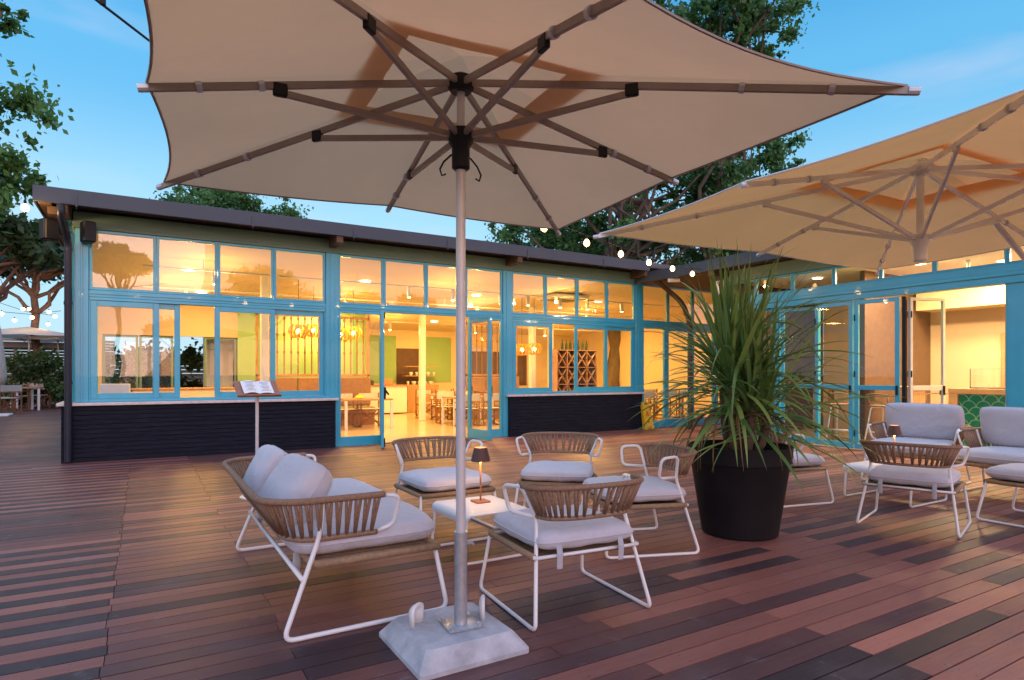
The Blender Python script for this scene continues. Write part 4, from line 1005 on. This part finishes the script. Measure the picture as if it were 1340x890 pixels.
def parasol(hx, hy, loc, rz, hubz, tipz, cm, rib_m, lab, name='parasol', joint=.62, slz=2.53, mast=None, mid_in=.99, scal=.042, sag=.03, cap=.085, midup=.022):
    t = empty(name, loc, rz, lab, 'parasol')
    tips = [(hx, hy), (-hx, hy), (-hx, -hy), (hx, -hy)]; mids = [(0, hy*mid_in), (-hx*mid_in, 0), (0, -hy*mid_in), (hx*mid_in, 0)]
    m_, edge, ring = canopy_mesh(tips, mids, hubz, tipz, tipz+midup, scal=scal, sag=sag)
    c = m_.build('canopy', cm, t, smooth=True)
    h = MB(); h.tube(edge, .006, 5, closed=True); q = h.build('hem', rib_m, c)
    m2, e2, _ = canopy_mesh([(x*.38, y*.38) for x, y in tips], [(x*.38, y*.38) for x, y in mids], hubz+cap, hubz-.09, hubz-.09, hole=.004, nr=6, nseg=6, scal=.02)
    m2.build('vent_cap', cm, t, smooth=True)
    for s in range(8):
        tp = ring[s]; hub = Vector((0, 0, hubz-.03)); d = (tp-hub)
        a = hub+d.normalized()*.04; b = hub+d*1.02; off = Vector((0, 0, -.022))
        up = Vector((0, 0, 1)); sd = d.cross(up).normalized(); nn = sd.cross(d).normalized()
        m_ = MB(); vs = []
        for p in (a+off, b+off):
            for (u, v) in ((-.0095, -.015), (.0095, -.015), (.0095, .015), (-.0095, .015)): vs.append(p+sd*u+nn*v)
        m_.add(vs, [(0, 3, 2, 1), (4, 5, 6, 7), (0, 1, 5, 4), (1, 2, 6, 5), (2, 3, 7, 6), (3, 0, 4, 7)])
        r_ = m_.build('rib', rib_m, t)
        # cap at tip
        m_ = MB(); m_.tube([b+off-d.normalized()*.035, b+off+d.normalized()*.006], .017, 10); q = m_.build('end_cap', 'alu', t); q.parent = r_
        # little sleeves
        for f in (.66, .84):
            m_ = MB(); p = a.lerp(b, f)+off; m_.tube([p-d.normalized()*.012, p+d.normalized()*.012], .024, 8)
            q = m_.build('sleeve', 'alu', t); q.parent = r_
        rad = math.hypot(tp.x, tp.y); jf = joint if isinstance(joint, (int, float)) else joint[s % 2]
        jp = hub+d*jf+off; sl = Vector((tp.x/rad*.05, tp.y/rad*.05, slz))
        m_ = MB(); dd = jp-sl; s2_ = dd.cross(up).normalized(); n2 = s2_.cross(dd).normalized(); vs = []
        for p in (sl, jp-Vector((0, 0, .03))):
            for (u, v) in ((-.009, -.014), (.009, -.014), (.009, .014), (-.009, .014)): vs.append(p+s2_*u+n2*v)
        m_.add(vs, [(0, 3, 2, 1), (4, 5, 6, 7), (0, 1, 5, 4), (1, 2, 6, 5), (2, 3, 7, 6), (3, 0, 4, 7)])
        m_.build('strut', rib_m, t)
        m_ = MB(); ang = math.atan2(d.y, d.x); M = Matrix.Translation(jp) @ Matrix.Rotation(ang, 4, 'Z')
        m_.bbox(-.036, .026, -.013, .013, -.048, .012, .005, M); q = m_.build('joint', 'black_plastic' if rib_m != 'white_frame' else 'white_plastic', t); q.parent = r_
    jm = 'black_plastic' if rib_m != 'white_frame' else 'white_plastic'
    m_ = MB(); m_.lathe([(.05, hubz-.10), (.065, hubz-.08), (.065, hubz-.03), (.03, hubz-.01)], 20); m_.build('crown_hub', jm, t, smooth='auto')
    m_ = MB(); m_.lathe([(.034, slz-.17), (.045, slz-.16), (.045, slz-.06), (.062, slz-.03), (.062, slz+.03), (.04, slz+.04)], 20); m_.build('slider_hub', jm, t, smooth='auto')
    return t
P1 = parasol(1.37, 1.37, (1.365, 2.79, 0), R(-4.5), 2.86, 2.505, 'canopy_tan', 'alu_dark', 'large beige square parasol filling the top of the picture, on a steel pole', joint=(.44, .63), slz=2.54)
m_ = MB(); m_.tube([(0, 0, .52), (0, 0, 2.40)], .024, 20); m_.tube([(0, 0, 2.40), (0, 0, 2.80)], .02, 14); m_.build('pole', 'alu', P1, smooth='auto')
m_ = MB(); m_.tube([(0, 0, .105), (0, 0, .56)], .033, 20); m_.tube([(0, 0, .55), (0, 0, .565)], .035, 20)
m_.bbox(-.09, .09, -.09, .09, .101, .109, .002)
for s1_ in (-1, 1):
    for s2_ in (-1, 1): m_.tube([(s1_*.07, s2_*.07, .109), (s1_*.07, s2_*.07, .122)], .012, 6)
m_.tube([(.03, 0, .5), (.062, 0, .5)], .008, 6); m_.tube([(.06, -.02, .5), (.06, .02, .5)], .006, 6)
m_.build('pole_socket', 'galv', P1, smooth='auto')
m_ = MB()
for s in (-1, 1): m_.tube([(s*.05, 0, 2.44), (s*.09, 0, 2.40), (s*.11, 0, 2.36), (s*.10, 0, 2.33), (s*.08, 0, 2.34)], .005, 6)
m_.build('hook', 'black_plastic', P1)
# concrete base (separate slab)
Mb = Matrix.Translation((1.33, 2.82, 0)); Pinv = (Matrix.Translation((1.365, 2.79, 0)) @ Matrix.Rotation(R(-4.5), 4, 'Z')).inverted()
m_ = MB(); vs = []
for z, h_, ch_ in ((.0, .285, .012), (.022, .285, .014), (.092, .232, .022), (.1, .222, .022)):
    for (sx, sy) in ((-1, -1), (1, -1), (1, 1), (-1, 1)):
        a = (sx*h_, sy*(h_-ch_)); b = (sx*(h_-ch_), sy*h_)
        for p in ((a, b) if sx*sy > 0 else (b, a)): vs.append((p[0], p[1], z))
fs = [tuple(range(7, -1, -1)), tuple(range(24, 32))]+[(k*8+j, k*8+(j+1) % 8, k*8+8+(j+1) % 8, k*8+8+j) for k in range(3) for j in range(8)]
m_.add([Pinv @ Mb @ Vector(v) for v in vs], fs); slab = m_.build('base', 'concrete', P1)
for (x, y) in ((-.16, .09), (.17, -.0)):
    m_ = MB(); M = Pinv @ Mb @ Matrix.Translation((x, y, .10)) @ Matrix.Rotation(R(35 if x < 0 else 60), 4, 'Z')
    m_.tube([M @ Vector(p) for p in fillet([(-.028, 0, 0), (-.034, 0, .085), (.034, 0, .085), (.028, 0, 0)], .03, 6)], .013, 8, ry=.03)
    m_.build('grip', 'white_plastic', slab, smooth=True)
P2 = parasol(1.9, 1.5, (5.09, 2.46, 0), R(-3), 2.97, 2.525, 'canopy_cream_lit', 'white_frame', 'cream rectangular cantilever parasol with a white frame at the right', name='cantilever_parasol', joint=(.46, .60), slz=2.38, scal=.008, sag=.02, cap=.03)
m_ = MB(); m_.tube([(0, 0, 2.38), (0, 0, 2.95)], .026, 16); m_.build('centre_tube', 'white_frame', P2, smooth='auto')
m_ = MB(); Mi = Matrix.Rotation(R(3), 4, 'Z') @ Matrix.Translation((-5.09, -2.46, 0))
m_.tube([Mi @ Vector(p) for p in ((6.37, 2.49, 2.70), (7.75, 2.15, 1.55))], .024, 10); m_.build('arm_brace', 'white_frame', P2, smooth='auto')
m_ = MB(); m_.tube([Mi @ Vector(p) for p in ((7.75, 2.15, 0.01), (7.75, 2.15, 2.9), (6.6, 2.40, 2.98), (5.09, 2.46, 3.0))], .026, 10); m_.build('mast', 'white_frame', P2, smooth='auto')
# ------------------------------------------------------------------ plant in pot
def plant():
    t = empty('potted_plant', (4.38, 3.55, 0), 0, 'tall spiky strap-leaved plant in a big black round pot', 'potted plant')
    m_ = MB(); m_.lathe([(.29, 0), (.31, .012), (.40, .60), (.405, .61), (.414, .615), (.424, .74), (.425, .75), (.395, .75), (.39, .66)], 48, cap=False)
    m_.add([(.29*math.cos(2*math.pi*j/48), .29*math.sin(2*math.pi*j/48), 0.001) for j in range(48)], [tuple(range(47, -1, -1))])
    m_.build('pot', 'pot_black', t, smooth='auto')
    m_ = MB(); m_.lathe([(.392, .655), (.2, .69), (.0005, .70)], 32, cap=False); m_.build('soil', 'soil', t, smooth=True)
    heads = [((-.08, .02, 1.13), 70, 1.02), ((.12, .05, 1.25), 78, 1.08), ((0.0, -.12, .96), 52, .98), ((-.02, .16, 1.26), 56, 1.0), ((.16, -.14, .9), 40, .95)]
    for (hx, hy, hz), n, s in heads:
        m_ = MB(); m_.tube([(hx*.5, hy*.5, .64), (hx*.8, hy*.9, (.64+hz)/2), (hx, hy, hz), (hx, hy, hz+.22)], [.045, .035, .034, .02], 10); m_.build('stem', 'stem', t, smooth=True)
    V = []; F = []; T = []
    rr = random.Random(3)
    for (hx, hy, hz), n, s in heads:
        for i in range(n):
            u = (i+.5)/n; el = R(88-105*u**1.15+rr.uniform(-9, 9)); az = i*2.39996+rr.uniform(-.3, .3)
            Ln = s*rr.uniform(.80, 1.22)*(1.0 if u > .15 else .9); wd = rr.uniform(.014, .0245)
            if math.cos(az-R(150)) > .7: Ln *= .80
            droop = (rr.uniform(.25, 1.25) if u > .22 else rr.uniform(.02, .45))
            if rr.random() < .12: droop += 1.4
            p = Vector((hx, hy, hz+.22*(1-u)-.05*u)); seg = 10; st = Ln/seg
            d = Vector((math.cos(az)*math.cos(el), math.sin(az)*math.cos(el), math.sin(el)))
            side0 = Vector((-math.sin(az), math.cos(az), 0)); tn = min(1, max(0, rr.gauss(.40, .28)))
            base = len(V)
            tw = rr.uniform(-.25, .25)
            for q in range(seg+1):
                f = q/seg; wq = wd*(.55+1.2*f if f < .3 else .91*(1-((f-.3)/.7)**1.8)+.03)
                nrm = side0.cross(d).normalized(); side = (side0*math.cos(tw*f*3)+nrm*math.sin(tw*f*3)).normalized()
                fold = nrm*wq*.45
                V += [p-side*wq+fold, p, p+side*wq+fold]
                if q:
                    o = base+(q-1)*3; F += [(o, o+1, o+4, o+3), (o+1, o+2, o+5, o+4)]; tt = min(1, tn+.18*f); T += [tt, tt]
                d = (d+Vector((0, 0, -1))*droop*(.35+f*1.5)*st/Ln*.95).normalized()
                # keep blades outside the pot wall
                p = p+d*st
                rad = math.hypot(p.x, p.y)
                if p.z < .80 and rad < .47: p.x *= .47/max(rad, .05); p.y *= .47/max(rad, .05)
                if p.z < .06: p.z = .06+rr.random()*.02
    me = bpy.data.meshes.new('foliage'); me.from_pydata([tuple(v) for v in V], [], F); me.update(); me.shade_smooth()
    at = me.attributes.new('tone', 'FLOAT', 'FACE'); at.data.foreach_set('value', np.array(T, dtype=np.float32))
    me.materials.append(MAT['strap']); o = bpy.data.objects.new('foliage', me); COL.objects.link(o); o.parent = t
    m_ = MB()
    for i in range(16):
        az = rr.uniform(0, 6.28); r0_ = .05; P = []
        for q in range(8):
            f = q/7; rad = .06+.36*math.sin(f*1.5)+.05*f; P.append((rad*math.cos(az+.2*f), rad*math.sin(az+.2*f), .98+.10*math.sin(f*3)-.42*f*f*rr.uniform(.9, 1.1)))
        m_.tube(P, [.010, .011, .011, .010, .009, .007, .005, .002], 4, ry=None)
    m_.build('dry_leaves', 'blade_dry', t, smooth=True)
plant()
# ------------------------------------------------------------------ menu stand, wet floor sign
t = empty('menu_stand', (1.08, 7.3, 0), R(8), 'menu lectern with an open paper menu on a thin steel post', 'menu stand')
m_ = MB(); m_.tube([(0, 0, .02), (0, 0, 1.16)], .018, 14); m_.build('post', 'alu', t, smooth='auto')
m_ = MB(); m_.lathe([(.18, 0), (.18, .012), (.03, .02)], 28); m_.build('foot', 'alu', t, smooth='auto')
MT = Matrix.Translation((0, 0, 1.20)) @ Matrix.Rotation(R(38), 4, 'X')
m_ = MB(); m_.bbox(-.23, .23, -.13, .13, -.012, .0, .004, MT); m_.bbox(-.23, .23, -.145, -.131, -.012, .02, .003, MT); m_.build('board', 'wood_red', t)
m_ = MB()
for s in (-1, 1):
    vs = []; nn = 8
    for j in range(2):
        for i in range(nn+1):
            f = i/nn; x = s*f*.16; z = .006+.022*math.sin(math.pi*min(1, f*1.15)*.9)*(1 if s < 0 else .6); vs.append(MT @ Vector((x, -.105+.21*j, z)))
    fs = [(i, i+1, nn+2+i, nn+1+i) for i in range(nn)]; m_.add(vs, [f if s > 0 else f[::-1] for f in fs])
m_.build('open_menu', 'paper', t, smooth=True)
m_ = MB()
for s in (-1, 1):
    for r_ in range(7):
        w_ = .10-.02*(r_ % 3); z = .031 if s < 0 else .021
        m_.box(s*.08-w_/2, s*.08+w_/2, .075-r_*.024, .079-r_*.024, z, z+.0008, MT)
m_.build('menu_text', 'ink', t)
t = empty('wet_floor_sign', (10.72, 11.36, 0), R(4), 'yellow folded wet floor sign leaning on the end of the black base wall', 'floor sign')
MS = Matrix.Rotation(R(-9), 4, 'X') @ Matrix.Rotation(R(-5), 4, 'Y')
def trap(m_, zb, zt, wb, wt, y0, y1, M, holes=None):
    vs = [(-wb, y0, zb), (wb, y0, zb), (wt, y0, zt), (-wt, y0, zt), (-wb, y1, zb), (wb, y1, zb), (wt, y1, zt), (-wt, y1, zt)]
    m_.add([M @ Vector(v) for v in vs], [(0, 1, 2, 3), (4, 7, 6, 5), (0, 4, 5, 1), (1, 5, 6, 2), (2, 6, 7, 3), (3, 7, 4, 0)])
m_ = MB(); trap(m_, .06, .64, .155, .115, -.012, .012, MS); trap(m_, .60, .68, .118, .10, -.02, .03, MS); m_.box(-.16, -.07, -.014, .014, .0, .062, MS); m_.box(.07, .16, -.014, .014, .0, .062, MS)
m_.build('front_panel', 'yellow_plastic', t)
m_ = MB(); MS2 = Matrix.Translation((0, .05, 0)) @ Matrix.Rotation(R(-6), 4, 'X') @ Matrix.Rotation(R(-5), 4, 'Y'); trap(m_, .0, .62, .15, .11, .02, .035, MS2); m_.build('rear_panel', 'yellow_plastic', t)
m_ = MB(); m_.box(-.045, .045, -.0225, -.0205, .615, .655, MS); m_.box(-.03, .03, -.0145, -.0125, .17, .19, MS); m_.build('handle_slot', 'black_plastic', t)
m_ = MB()
for p, q in (((-.06, .33), (.06, .33)), ((.06, .33), (0, .45)), ((0, .45), (-.06, .33)), ((-.025, .345), (.0, .385)), ((0, .385), (.03, .345)), ((0, .385), (.01, .42))):
    m_.tube([MS @ Vector((p[0], -.0145, p[1])), MS @ Vector((q[0], -.0145, q[1]))], .006, 5)
m_.build('warning_symbol', 'red_paint', t)
# ------------------------------------------------------------------ trees
def crown_mesh(name, clumps, leaves, leaf, mname, parent, seed=0, flat=1.0, elong=1.6, cut=False):
    g = np.random.default_rng(seed); C = []; W = []
    for (c, r) in clumps: C.append(c); W.append(r)
    C = np.array(C); W = np.array(W); pr = W**2/np.sum(W**2)
    n = leaves; idx = g.choice(len(C), n, p=pr)
    d = g.normal(size=(n, 3)); d /= np.linalg.norm(d, axis=1)[:, None]
    rad = np.minimum(np.abs(g.normal(size=n))*.62, 1.7)
    pos = C[idx]+d*(rad*W[idx])[:, None]*np.array([1, 1, flat])
    a = g.normal(size=(n, 3)); a /= np.linalg.norm(a, axis=1)[:, None]
    b = np.cross(a, g.normal(size=(n, 3))); b /= np.linalg.norm(b, axis=1)[:, None]
    s = leaf*(.6+.8*g.random(n))[:, None]
    p0 = pos-a*s*elong/2; p2 = pos+a*s*elong/2; p1 = pos+b*s*.5; p3 = pos-b*s*.5
    V = np.stack([p0, p1, p2, p3], 1).reshape(-1, 3)
    me = bpy.data.meshes.new(name); me.vertices.add(4*n); me.vertices.foreach_set('co', V.ravel().astype(np.float32))
    me.loops.add(4*n); me.loops.foreach_set('vertex_index', np.arange(4*n, dtype=np.int32)); me.polygons.add(n)
    me.polygons.foreach_set('loop_start', np.arange(0, 4*n, 4, dtype=np.int32)); me.polygons.foreach_set('loop_total', np.full(n, 4, dtype=np.int32))
    me.update(calc_edges=True); me.validate()
    ct = g.random(len(C)); tone = np.clip(.55*ct[idx]+.45*g.random(n), 0, 1).astype(np.float32)
    at = me.attributes.new('tone', 'FLOAT', 'FACE'); at.data.foreach_set('value', tone)
    me.materials.append(MAT[mname]); o = bpy.data.objects.new(name, me); COL.objects.link(o); o.parent = parent; return o
def limbs(m_, base, tip, r0, r1, g, wob=.06, n=6):
    base, tip = Vector(base), Vector(tip); Ln = (tip-base).length; P = []
    for i in range(n+1):
        f = i/n; p = base.lerp(tip, f)
        if 0 < i < n: p += Vector((g.uniform(-1, 1), g.uniform(-1, 1), g.uniform(-.5, .5)))*wob*Ln
        P.append(p)
    m_.tube(P, [r0+(r1-r0)*i/n for i in range(n+1)], 8); return P
def broadleaf(x, y, h, crown_c, crown_r, lab, leaves=26000, leaf=.16, nclump=60, seed=1, r0=.28, group=None, name='broadleaf_tree', cr=.85, extra=[], flat=.8):
    g = random.Random(seed); t = empty(name, (x, y, 0), 0, lab, 'tree', group); m_ = MB()
    cc = Vector(crown_c); R3 = Vector(crown_r)
    trunk = limbs(m_, (0, 0, -.1), (cc.x*.6, cc.y*.6, cc.z-R3.z*.1), r0, r0*.45, g, .03, 8)
    clumps = []
    for i in range(nclump):
        while True:
            p = Vector((g.uniform(-1, 1), g.uniform(-1, 1), g.uniform(-1, 1)))
            if .25 < p.length < 1: break
        q = cc+Vector((p.x*R3.x, p.y*R3.y, p.z*R3.z)); rc = cr*g.uniform(.45, 1.15); clumps.append((tuple(q), rc))
        for _ in range(3):
            o_ = Vector((g.gauss(0, 1), g.gauss(0, 1), g.gauss(0, .8)))*rc*.75; clumps.append((tuple(q+o_), rc*g.uniform(.3, .6)))
    clumps = [(c_, r_*.78) for c_, r_ in clumps]+extra; leaves = int(leaves*1.35); leaf *= .66
    for i in range(0, len(clumps), 7):
        st = trunk[g.randint(3, len(trunk)-1)]; limbs(m_, st, clumps[i][0], r0*.28, .02, g, .07)
    m_.build('trunk', 'bark', t, smooth=True)
    crown_mesh('crown', clumps, leaves, leaf, 'leaf', t, seed, flat); return t
def at(px, k): x, y, _ = wpt(px, k, 0); return x, y
# behind the main building, left of the parasol pole
x, y = at(312, 30); broadleaf(x, y, 12, (0, 0, 8.1), (3.4, 3.0, 2.4), 'bushy green tree rising behind the roof, left of the parasol pole', 26000, .15, 60, 3, .3)
x, y = at(735, 27); broadleaf(x, y, 12, (0, 0, 6.5), (3.0, 3, 2.2), 'low round leafy tree behind the roof, just right of the parasol pole', 24000, .15, 50, 4, .3)
x, y = at(800, 24); broadleaf(x, y, 18, (1.2, 0, 9.8), (5.2, 4.5, 5.2), 'tall spreading tree with a thick trunk behind the inner roof corner', 42000, .15, 105, 5, .34, cr=.85)
x, y = at(960, 26); broadleaf(x, y, 17, (0, 0, 8.3), (3.6, 4, 3.2), 'leafy tree whose crown fills the gap between the two parasols', 28000, .15, 66, 8, .28, cr=.85)
x, y = at(935, 24); broadleaf(x, y, 22, (0, 0, 14.9), (3.4, 3.4, 2.2), 'tallest tree whose top shows above the big parasol', 26000, .15, 60, 6, .36, cr=.8)
# near tree at left edge
x, y = at(-190, 11); broadleaf(x, y, 11, (1.10, -.65, 6.9), (1.5, 1.6, 3.2), 'big leafy tree hanging in at the top left edge', 26000, .12, 60, 9, .3, cr=.55)
# stone pines
def pine(x, y, h, r, th, lab, seed, leaves=14000, leaf=.16, group=None, lean=0):
    g = random.Random(seed); t = empty('stone_pine', (x, y, 0), 0, lab, 'tree', group); m_ = MB()
    top = h-th*1.2; trunk = limbs(m_, (0, 0, -.1), (lean, 0, top), .19, .12, g, .02, 7); clumps = []
    for i in range(34):
        a = g.uniform(0, 6.283); rr = r*math.sqrt(g.random())*.92; z = h-th*(.45+.55*(rr/r)**2)+g.uniform(-.15, .15)*th
        clumps.append(((lean+rr*math.cos(a), rr*math.sin(a), z), r*.26*g.uniform(.7, 1.2)))
    for i in range(0, 34, 2): limbs(m_, trunk[g.randint(5, 7)], Vector(clumps[i][0])-Vector((0, 0, .2)), .09, .03, g, .05)
    m_.build('trunk', 'pine_bark', t, smooth=True); crown_mesh('crown', clumps, leaves, leaf, 'needle', t, seed, .55, 2.4); return t
x, y = at(47, 27); pine(x, y, 8.3, 2.9, 2.3, 'umbrella-shaped pine with forked limbs behind the left terrace', 21, 22000, .16)
x, y = at(-28, 20); pine(x, y, 7.4, 1.9, 2.2, 'pine with low foliage at the left edge above the white parasols', 22, 14000, .14)
def mirror(px, k): x, y = at(px, k); return x, 2*FY-y
for q, (px, k, h, r, th) in enumerate(((155, 45, 11.6, 1.9, 2.8), (340, 40, 8.9, 2.9, 3.2), (478, 50, 8.6, 2.6, 2.8), (545, 50, 8.4, 1.9, 2.6), (235, 58, 7.0, 2.6, 2.2))):
    x, y = mirror(px, k); pine(x, y, h, r, th, 'stone pine behind the viewer, '+['mirrored in the leftmost upper window', 'mirrored in the third upper window', 'mirrored above the fixed pane left of the doorway', 'mirrored above the open doorway', 'mirrored low in the second upper window'][q], 31+q, 9000, .22, 'stone pines mirrored in the windows')
# ------------------------------------------------------------------ left background terrace
def slat_fence(p, q, h, lab):
    p, q = Vector(p), Vector(q); d = q-p; t = empty('slat_fence', (p.x, p.y, 0), math.atan2(d.y, d.x), lab, 'fence'); Ln = d.length
    m_ = MB(); z = .05
    while z < h: m_.bbox(0, Ln, -.02, .02, z, z+.11, .005); z += .135
    m_.build('slats', 'slat_wall', t)
    for i in range(int(Ln/2)+1): m_ = MB(); m_.bbox(i*2-.04, i*2+.04, .021, .08, 0, h+.05, .005); m_.build('post', 'slat_wall', t)
slat_fence((-26, 35.6, 0), (-1.2, 36.2, 0), 2.9, 'tall beige fence of horizontal slats behind the left terrace')
slat_fence((-1.1, 25.5, 0), (6, 25.5, 0), 2.0, 'garden fence seen through the back windows of the restaurant')
def shrub(x, y, r, h, lab, seed, leaves=6000, leaf=.10):
    g = random.Random(seed); t = empty('shrub', (x, y, 0), 0, lab, 'shrub'); clumps = []; m_ = MB()
    for i in range(22):
        a = g.uniform(0, 6.283); rr = r*math.sqrt(g.random()); clumps.append(((rr*math.cos(a), rr*math.sin(a), g.uniform(.2, h*.85)), r*.38*g.uniform(.6, 1.2)))
        if i % 3 == 0: limbs(m_, (0, 0, -.05), clumps[-1][0], .03, .01, g)
    m_.build('stem', 'bark', t); crown_mesh('foliage', clumps, leaves, leaf, 'leaf_shrub', t, seed, 1.0)
x, y = at(58, 25.5); shrub(x, y, 1.15, 2.4, 'leafy shrub between the white parasol poles on the left', 51)
x, y = at(86, 25); shrub(x, y, .7, 1.3, 'low shrub beside the left end of the black base wall', 52, 3500)
x, y = at(20, 26); shrub(x, y, .8, 1.1, 'low shrub behind the left terrace chairs', 53, 3000)
shrub(.3, 20.3, 1.0, 2.3, 'garden shrub seen through the restaurant back windows', 54, 7000)
shrub(2.0, 21.5, .9, 1.6, 'smaller garden shrub seen through the restaurant back windows', 55, 5000)
m_ = MB(); m_.box(1.45, 2.2, 19.2, 19.4, 0, 2.6); tag(m_.build('garden_wall', 'white_paint'), 'white garden wall standing outside the back windows', 'wall')
def small_parasol(x, y, hx, edge, top, lab, sc=1, closed=False):
    t = empty('terrace_parasol', (x, y, 0), 0, lab, 'parasol')
    m_ = MB(); m_.tube([(0, 0, .05), (0, 0, top-.05)], .035, 10); m_.build('pole', 'alu', t, smooth='auto')
    m_ = MB(); m_.bbox(-.4, .4, -.4, .4, 0, .07, .02); m_.build('base', 'white_plastic', t)
    if closed:
        m_ = MB(); m_.lathe([(.24, 1.0), (.30, 1.3), (.24, 2.0), (.14, 2.8), (.05, 3.3)], 12); m_.build('canopy', 'canopy_white', t, smooth=True); return
    tips = [(hx, hx), (-hx, hx), (-hx, -hx), (hx, -hx)]; mids = [(0, hx), (-hx, 0), (0, -hx), (hx, 0)]
    m_, e_, ring = canopy_mesh(tips, mids, top, edge, edge, hole=.02, nseg=6, nr=6); m_.build('canopy', 'canopy_white', t, smooth=True)
    for s in range(8):
        m_ = MB(); m_.tube([(0, 0, top-.04), ring[s]+Vector((0, 0, -.02))], .014, 5); m_.build('rib', 'alu', t)
x, y = at(38, 26); small_parasol(x, y, 1.75, 2.95, 3.35, 'open white parasol over the left terrace, its pole nearest the chairs')
x, y = at(76, 27.5); small_parasol(x, y, 1.4, 2.85, 3.2, 'second white parasol with a thin pole against the slat fence')
x, y = at(-6, 20); small_parasol(x, y, 1, 2.9, 3.2, 'closed cream parasol at the left edge of the picture', closed=True)
for (px, k, n) in ((18, 23, 'at the left edge'), (45, 25, 'under the white parasol')):
    x, y = at(px, k); place('t', x, y, R(20), 'outdoor dining table '+n+' on the left terrace', GT, 1.15)
for (px, k, rz, n) in ((10, 21.5, 30, 'at the left edge, nearest the viewer'), (1, 22.3, -60, 'cut by the left edge of the picture'), (27, 23.6, 100, 'between the two terrace tables'), (52, 24.6, 190, 'right of the white parasol pole'), (34, 26, 160, 'behind the white parasol pole'), (62, 25.6, 120, 'nearest the shrub by the fence')):
    x, y = at(px, k); place('c', x, y, R(rz), 'wooden director chair on the left terrace '+n, GC, 1.15)
# terrace bulbs
for i, (px, yy, k) in enumerate(((2, 410, 22), (19, 419, 22), (30, 404, 25), (38, 404, 26), (42, 415, 22), (64, 408, 24), (63, 424, 26), (72, 414, 24))):
    x, y = at(px, k); z = H+(490-yy)/810*k+.11
    t = empty('festoon_bulb', (x, y, z), 0, ORD[i]+' glowing bulb from the left over the left terrace', 'light bulb', 'bulbs over the left terrace')
    m_ = MB(); m_.lathe([(.012, 0), (.018, -.02), (.018, -.06)], 8); m_.build('socket', 'black_plastic', t)
    m_ = MB(); br = .07; m_.lathe([(.014, -.061), (br*.8, -.085), (br, -.115), (br*.8, -.15), (.006, -.19)], 10); m_.build('glass_bulb', 'bulb', t, smooth=True)
    if i % 2 == 0: light('bulb_light', (0, 0, -.25), 14, (1, .60, .26), .05, parent=t)
for (a, b, l_) in (((-4, 413, 22), (80, 412, 23.5), 'lower bulb cable over the left terrace'), ((-4, 400, 25), (74, 418, 26), 'upper bulb cable over the left terrace')):
    pa = Vector((*at(a[0], a[2]), H+(490-a[1])/810*a[2]+.15)); pb = Vector((*at(b[0], b[2]), H+(490-b[1])/810*b[2]+.15))
    m_ = MB(); m_.tube([pa, pa.lerp(pb, .5)-Vector((0, 0, .12)), pb], .01, 5); tag(m_.build('festoon_cable', 'black_plastic'), l_, 'cable')
t = empty('canopy_shed', (*at(30, 27.6), 0), 0, 'dark flat-roofed shelter behind the left terrace parasols', 'shelter')
m_ = MB(); m_.bbox(-3.0, 2.2, -.6, 1.2, 2.5, 2.75, .02); m_.build('roof', 'steel_dark', t)
for x in (-2.6, -.2, 1.9): m_ = MB(); m_.bbox(x-.06, x+.06, -.5, -.38, 0, 2.5, .01); m_.build('post', 'steel_dark', t)
